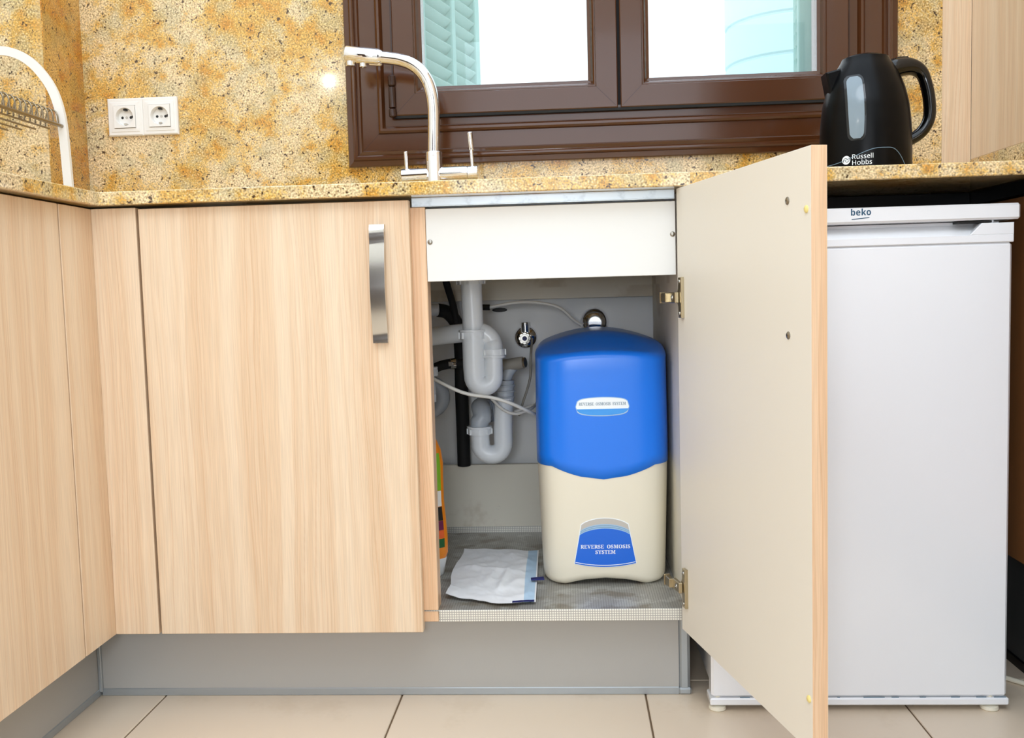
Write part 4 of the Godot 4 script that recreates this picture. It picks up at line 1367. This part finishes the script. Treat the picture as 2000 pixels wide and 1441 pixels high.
func kettle_pt(cx: float, cz: float, x: float, y: float, lift: float) -> Vector3:     # on the front of the body, x sideways from its middle
	var r := (kettle_r(y - 0.006) + kettle_r(y) + kettle_r(y + 0.006)) / 3.0 + lift
	return Vector3(cx + x, 0.8925 + y, cz + sqrt(maxf(0.0, r * r - x * x)))


func kettle() -> void:
	var cx := 1.2452
	var cz := -0.25
	var y0 := 0.8925
	var b := thing("power_stand", "flat black power base under the kettle", "stand", Vector3(cx, 0.88, cz))
	obj("base_disc", lathe(S(), [Vector2(0, 0), Vector2(0.083, 0), Vector2(0.084, 0.004), Vector2(0.080, 0.0122), Vector2(0, 0.0122)], Transform3D(Basis(), Vector3(cx, 0.88, cz)), 48), M.black, b)
	obj("base_tongue", bx(cx + 0.06, 0.8802, cz - 0.02, cx + 0.098, 0.8905, cz + 0.02, 0.003), M.black, b)
	var o := thing("kettle", "matte black electric kettle with a tall water gauge on the right of the worktop", "kettle", Vector3(cx, y0, cz))
	var prof := [Vector2(0, 0), Vector2(0.0795, 0)]
	for k in range(0, 53):
		var y := 0.2085 * k / 52.0
		prof.append(Vector2((kettle_r(y - 0.006 if y > 0.006 else 0.0) + kettle_r(y) + kettle_r(y + 0.006)) / 3.0, maxf(y, 0.001)))
	prof.append(Vector2(0, 0.2085))
	var bd := obj("body", lathe(S(), prof, Transform3D(Basis(), Vector3(cx, y0, cz)), 64), M.black, o)
	obj("lid", lathe(S(), [Vector2(0.0405, 0.2065), Vector2(0.0405, 0.2085), Vector2(0.037, 0.2125), Vector2(0.029, 0.2160), Vector2(0.015, 0.2185), Vector2(0, 0.219)], Transform3D(Basis(), Vector3(cx, y0, cz)) * Transform3D(Basis(), Vector3(0, -0.003, 0)), 40), M.black, o)
	# spout on the left
	var sp := prism(S(), PackedVector2Array([Vector2(cx - 0.035, y0 + 0.120), Vector2(cx - 0.035, y0 + 0.196), Vector2(cx - 0.046, y0 + 0.1905), Vector2(cx - 0.0745, y0 + 0.1835), Vector2(cx - 0.069, y0 + 0.155), Vector2(cx - 0.064, y0 + 0.130)]), cz - 0.02, cz + 0.02, Transform3D(), 0.003)
	obj("spout", sp, M.black, o)
	# handle
	var hp := spline([Vector3(cx + 0.030, y0 + 0.181, cz), Vector3(cx + 0.055, y0 + 0.1905, cz), Vector3(cx + 0.080, y0 + 0.1915, cz), Vector3(cx + 0.0985, y0 + 0.181, cz), Vector3(cx + 0.108, y0 + 0.158, cz), Vector3(cx + 0.1135, y0 + 0.127, cz), Vector3(cx + 0.1125, y0 + 0.098, cz), Vector3(cx + 0.100, y0 + 0.076, cz), Vector3(cx + 0.080, y0 + 0.0625, cz), Vector3(cx + 0.062, y0 + 0.056, cz)], 6)
	var hr := []
	for i in hp.size():
		var t := float(i) / (hp.size() - 1)
		hr.append(lerpf(0.0185, 0.0105, sstep(0.05, 0.42, t)))
	obj("handle", tube(S(), hp, hr, 20, true, 1.25, Vector3.BACK), M.black_gloss, o)
	obj("switch", bx(cx + 0.052, y0 + 0.200, cz - 0.012, cx + 0.075, y0 + 0.2085, cz + 0.012, 0.003), M.black, o)
	# water gauge let into the body
	for layer in [["gauge_rim", 0.0032, 0.0006, M.black_gloss], ["water_gauge", 0.0, 0.0014, M.gauge]]:
		var st := S()
		st.set_smooth_group(1)
		var n := 28
		for i in n:
			var ya := lerpf(0.058 - layer[1], 0.168 + layer[1], float(i) / n)
			var yb := lerpf(0.058 - layer[1], 0.168 + layer[1], float(i + 1) / n)
			var wa: float = gauge_w(ya, layer[1])
			var wb: float = gauge_w(yb, layer[1])
			for k in 6:
				var t0 := k / 3.0 - 1.0
				var t1 := (k + 1) / 3.0 - 1.0
				var A := kettle_pt(cx, cz, -0.0355 + wa * t0, ya, layer[2])
				var B := kettle_pt(cx, cz, -0.0355 + wa * t1, ya, layer[2])
				var C := kettle_pt(cx, cz, -0.0355 + wb * t1, yb, layer[2])
				var D := kettle_pt(cx, cz, -0.0355 + wb * t0, yb, layer[2])
				quad(st, A, B, C, D, Vector3.BACK)
		obj(layer[0], st, layer[3], bd)
	# skirt line and lettering
	var ln := []
	for i in 33:
		var t := i / 32.0
		var x := lerpf(-0.078, 0.052, t)
		var y: float = 0.0165 + 0.0235 * sstep(0.0, 0.62, t) if t < 0.75 else 0.040 - 0.034 * pow((t - 0.75) / 0.25, 2.0)
		ln.append(kettle_pt(cx, cz, x, y, 0.0002))
	obj("skirt_line", tube(S(), ln, 0.0006, 6), M.ink_grey, bd)
	var lt := S()
	for row in [["Russell", 0.0086, 0.0000, 0.0262], ["Hobbs", 0.0086, 0.0, 0.0158]]:
		var tv := text(row[0], row[1])
		var mn := 0.0
		for p in tv: mn = minf(mn, p.x)
		for i in range(0, tv.size(), 3):
			var q := []
			for j in 3:
				q.append(kettle_pt(cx, cz, tv[i + j].x - mn - 0.0425, tv[i + j].y + row[3] + 0.001, 0.0006))
			tri(lt, q[0], q[1], q[2], Vector3.BACK)
	obj("lettering", lt, M.ink_white, bd)
	var em := S()
	for i in 20:
		var a0 := TAU * i / 20
		var a1 := TAU * (i + 1) / 20
		tri(em, kettle_pt(cx, cz, -0.0510, 0.0222, 0.0006), kettle_pt(cx, cz, -0.0510 + 0.0058 * cos(a0), 0.0222 + 0.0075 * sin(a0), 0.0006), kettle_pt(cx, cz, -0.0510 + 0.0058 * cos(a1), 0.0222 + 0.0075 * sin(a1), 0.0006), Vector3.BACK)
	obj("emblem", em, M.ink_white, bd)
	var sw := S()
	for s in [-1.0, 1.0]:
		var pts := []
		for i in 13:
			var t := i / 12.0 * TAU * 0.62
			var rr := 0.0012 + 0.0034 * i / 12.0
			pts.append(kettle_pt(cx, cz, -0.0510 + s * rr * cos(t), 0.0222 + s * rr * 1.25 * sin(t), 0.0009))
		tube(sw, pts, 0.0004, 5)
	obj("emblem_swirl", sw, M.black, bd)


func gauge_w(y: float, grow: float) -> float:
	var t := clampf((y - 0.058) / 0.11, 0.0, 1.0)
	var w := 0.0102 + 0.0016 * sin(PI * t) + 0.0008 * t
	var e := minf(y - (0.058 - grow), (0.168 + grow) - y)
	if e < 0.010: w *= sqrt(maxf(0.02, 1.0 - pow(1.0 - e / 0.010, 2.0) * 0.75))
	return w + grow


func socket() -> void:
	var o := thing("power_socket", "white double power socket on the granite wall left of the window", "socket", Vector3(-0.2285, 1.1105, -0.57))
	var x0 := -0.3085
	var x1 := -0.1505
	var y0 := 1.0695
	var y1 := 1.1515
	var fr := S()
	for h in [[x0, -0.2295], [-0.2295, x1]]:
		ring(fr, h[0], y0, h[1], y1, [Vector2(0, -0.572), Vector2(0, -0.5635), Vector2(0.0025, -0.561), Vector2(0.0155, -0.561), Vector2(0.0155, -0.57)])
	obj("frame", fr, M.white, o)
	for c in [-0.269, -0.190]:
		var cy := 1.1105
		obj("frame_ring", ring(S(), c - 0.0325, cy - 0.0325, c + 0.0325, cy + 0.0325, [Vector2(0, -0.5612), Vector2(0.0006, -0.5598), Vector2(0.0075, -0.5593), Vector2(0.0082, -0.5612)]), M.white, o)
		# square plate with the round cup sunk into it
		var st := S()
		var h := 0.0238
		var n := 40
		var r := 0.0198
		st.set_smooth_group(-1)
		for i in n:
			var a := TAU * i / n
			var b := TAU * (i + 1) / n
			var sa := h / maxf(absf(cos(a)), absf(sin(a)))
			var sb := h / maxf(absf(cos(b)), absf(sin(b)))
			var pa := Vector3(c + r * cos(a), cy + r * sin(a), -0.5570)
			var pb := Vector3(c + r * cos(b), cy + r * sin(b), -0.5570)
			var qa := Vector3(c + sa * cos(a), cy + sa * sin(a), -0.5570)
			var qb := Vector3(c + sb * cos(b), cy + sb * sin(b), -0.5570)
			quad(st, pa, pb, qb, qa, Vector3.BACK)
			quad(st, qa, qb, qb + Vector3(0, 0, -0.005), qa + Vector3(0, 0, -0.005), Vector3(cos(a), sin(a), 0))
		var pl := obj("socket_plate", st, M.white, o)
		obj("socket_cup", lathe(S(), [Vector2(0.0198, 0.0), Vector2(0.0188, -0.003), Vector2(0.0182, -0.012), Vector2(0, -0.0122)], along(Vector3(c, cy, -0.557), Vector3.BACK), 40), M.white, pl)
		for s in [-1, 1]:
			obj("pin_hole", lathe(S(), [Vector2(0.0030, 0), Vector2(0.0030, 0.0002), Vector2(0, 0.0002)], along(Vector3(c + s * 0.0095, cy, -0.5691), Vector3.BACK), 14), M.ink_black, pl)
			obj("earth_clip", bx(c - 0.0035, cy + s * 0.0158 - 0.0018, -0.569, c + 0.0035, cy + s * 0.0158 + 0.0018, -0.5605, 0.0005), M.steel if s < 0 else M.ink_black, pl)
		obj("centre_screw", lathe(S(), [Vector2(0.003, 0), Vector2(0.0028, 0.0008), Vector2(0, 0.0009)], along(Vector3(c, cy, -0.5691), Vector3.BACK), 14), M.label_grey, pl)
		obj("earth_notch", bx(c + 0.0150, cy - 0.0025, -0.569, c + 0.0188, cy + 0.0025, -0.5605, 0.0004), M.ink_black, pl)


func dish_rack() -> void:
	var o := thing("dish_rack", "white arched dish rack with chrome wire shelf on the left worktop", "dish rack", Vector3(-0.40, 0.88, -0.08))
	var mid := -0.398
	var half := [Vector2(-0.2695, 0.88), Vector2(-0.272, 0.9297), Vector2(-0.2750, 1.02), Vector2(-0.2785, 1.065), Vector2(-0.2855, 1.0978), Vector2(-0.2960, 1.1245), Vector2(-0.3110, 1.1480), Vector2(-0.3290, 1.1685), Vector2(-0.350, 1.184), Vector2(-0.3735, 1.1932), Vector2(-0.398, 1.1962)]
	var path := half.duplicate()
	for i in range(half.size() - 2, -1, -1): path.append(Vector2(2 * mid - half[i].x, half[i].y))
	var sm := []
	for p in path: sm.append(v3(p, 0))
	sm = spline(sm, 5)
	for z in [-0.303, 0.115]:
		var st := S()
		st.set_smooth_group(1)
		var L := []
		var R := []
		for i in sm.size():
			var t: Vector3 = (sm[mini(i + 1, sm.size() - 1)] - sm[maxi(i - 1, 0)]).normalized()
			var nn := Vector3(t.y, -t.x, 0) * 0.0085
			L.append(sm[i] + nn)
			R.append(sm[i] - nn)
		for i in sm.size() - 1:
			for s in [1.0, -1.0]:
				var zz := Vector3(0, 0, z + s * 0.004)
				st.set_smooth_group(2)
				quad(st, L[i] + zz, R[i] + zz, R[i + 1] + zz, L[i + 1] + zz, Vector3(0, 0, s))
			st.set_smooth_group(3)
			var za := Vector3(0, 0, z - 0.004)
			var zb := Vector3(0, 0, z + 0.004)
			quad(st, L[i] + za, L[i] + zb, L[i + 1] + zb, L[i + 1] + za, L[i] - sm[i])
			st.set_smooth_group(4)
			quad(st, R[i] + za, R[i] + zb, R[i + 1] + zb, R[i + 1] + za, R[i] - sm[i])
		obj("arch_frame", st, M.white, o)
	for shelf_y in [1.047]:
		for x in [-0.2765, 2 * mid + 0.2765]:
			obj("shelf_rail", rod(S(), Vector3(x, shelf_y, -0.3085), Vector3(x, shelf_y, 0.120), 0.0036), M.wire, o)
			obj("rail_screw", rod(S(), Vector3(x, shelf_y, 0.116), Vector3(x, shelf_y, 0.1215), 0.0055, 0.001), M.chrome, o)
		for k in 7:
			var x := -0.304 - 0.028 * k
			obj("shelf_wire", rod(S(), Vector3(x, shelf_y - 0.003, -0.303), Vector3(x, shelf_y - 0.003, 0.112), 0.0019, 0.0003, 10), M.wire, o)
		for k in 22:
			var z := -0.289 + 0.0182 * k
			var lp := spline([Vector3(-0.2775, shelf_y, z), Vector3(-0.279, shelf_y + 0.020, z), Vector3(-0.286, shelf_y + 0.029, z), Vector3(-0.297, shelf_y + 0.027, z), Vector3(-0.302, shelf_y + 0.016, z), Vector3(-0.304, shelf_y - 0.001, z)], 4)
			obj("plate_loop", tube(S(), lp, 0.0016, 7), M.wire, o)


func lamps() -> void:
	var o := thing("ceiling_light", "square white ceiling light panel over the middle of the kitchen", "lamp", Vector3(0.45, 2.46, 1.6))
	var fr := S()
	for q in [[-0.19, 1.06, 1.09, 1.10], [-0.19, 2.10, 1.09, 2.14], [-0.19, 1.10, -0.15, 2.10], [1.05, 1.10, 1.09, 2.10]]:
		box(fr, Vector3(q[0], 2.44, q[1]), Vector3(q[2], 2.5, q[3]), 0.002)
	obj("lamp_frame", fr, M.white, o)
	obj("lamp_diffuser", bx(-0.15, 2.455, 1.10, 1.05, 2.465, 2.10, 0.0), M.lamp, o)
	o = thing("wall_light", "small round white wall lamp on the wall behind the camera", "lamp", Vector3(-0.52, 1.83, 2.7))
	obj("lamp_plate", rod(S(), Vector3(-0.52, 1.83, 2.70), Vector3(-0.52, 1.83, 2.67), 0.06, 0.004), M.white, o)
	obj("lamp_arm", rod(S(), Vector3(-0.52, 1.83, 2.67), Vector3(-0.52, 1.83, 2.45), 0.01), M.white, o)
	obj("lamp_bulb", lathe(S(), [Vector2(0, -0.05), Vector2(0.02, -0.047), Vector2(0.04, -0.03), Vector2(0.05, 0), Vector2(0.04, 0.03), Vector2(0.02, 0.047), Vector2(0, 0.05)], Transform3D(Basis(), Vector3(-0.52, 1.83, 2.44)), 24), M.lamp, o)
	# unseen softbox added behind the camera to light the open cabinet
	o = thing("added_softbox", "square softbox on a tripod, added unseen behind the camera as fill light", "lamp", Vector3(0.54, 0, 2.3))
	var c := Vector3(0.54, 0.84, 2.19)
	var face := Transform3D(Basis(Vector3.RIGHT, -0.05), c)
	obj("softbox_face", prism(S(), PackedVector2Array([Vector2(-0.15, -0.15), Vector2(0.15, -0.15), Vector2(0.15, 0.15), Vector2(-0.15, 0.15)]), 0.012, 0.016, face), M.lamp, o)
	var sb := S()
	for q in [[-0.16, -0.16, 0.16, -0.15], [-0.16, 0.15, 0.16, 0.16], [-0.16, -0.15, -0.15, 0.15], [0.15, -0.15, 0.16, 0.15]]:
		prism(sb, PackedVector2Array([Vector2(q[0], q[1]), Vector2(q[2], q[1]), Vector2(q[2], q[3]), Vector2(q[0], q[3])]), 0.0, 0.07, face)
	prism(sb, PackedVector2Array([Vector2(-0.15, -0.15), Vector2(0.15, -0.15), Vector2(0.15, 0.15), Vector2(-0.15, 0.15)]), 0.06, 0.07, face)
	obj("softbox_case", sb, M.rubber, o)
	obj("pole", rod(S(), Vector3(0.54, 0.5, 2.27), Vector3(0.54, 0.84, 2.27), 0.012), M.rubber, o)
	for k in 3:
		var a := TAU * k / 3 + 0.5
		obj("leg", rod(S(), Vector3(0.54, 0.55, 2.27), Vector3(0.54 + 0.3 * cos(a), 0.008, 2.27 + 0.3 * sin(a)), 0.008), M.rubber, o)
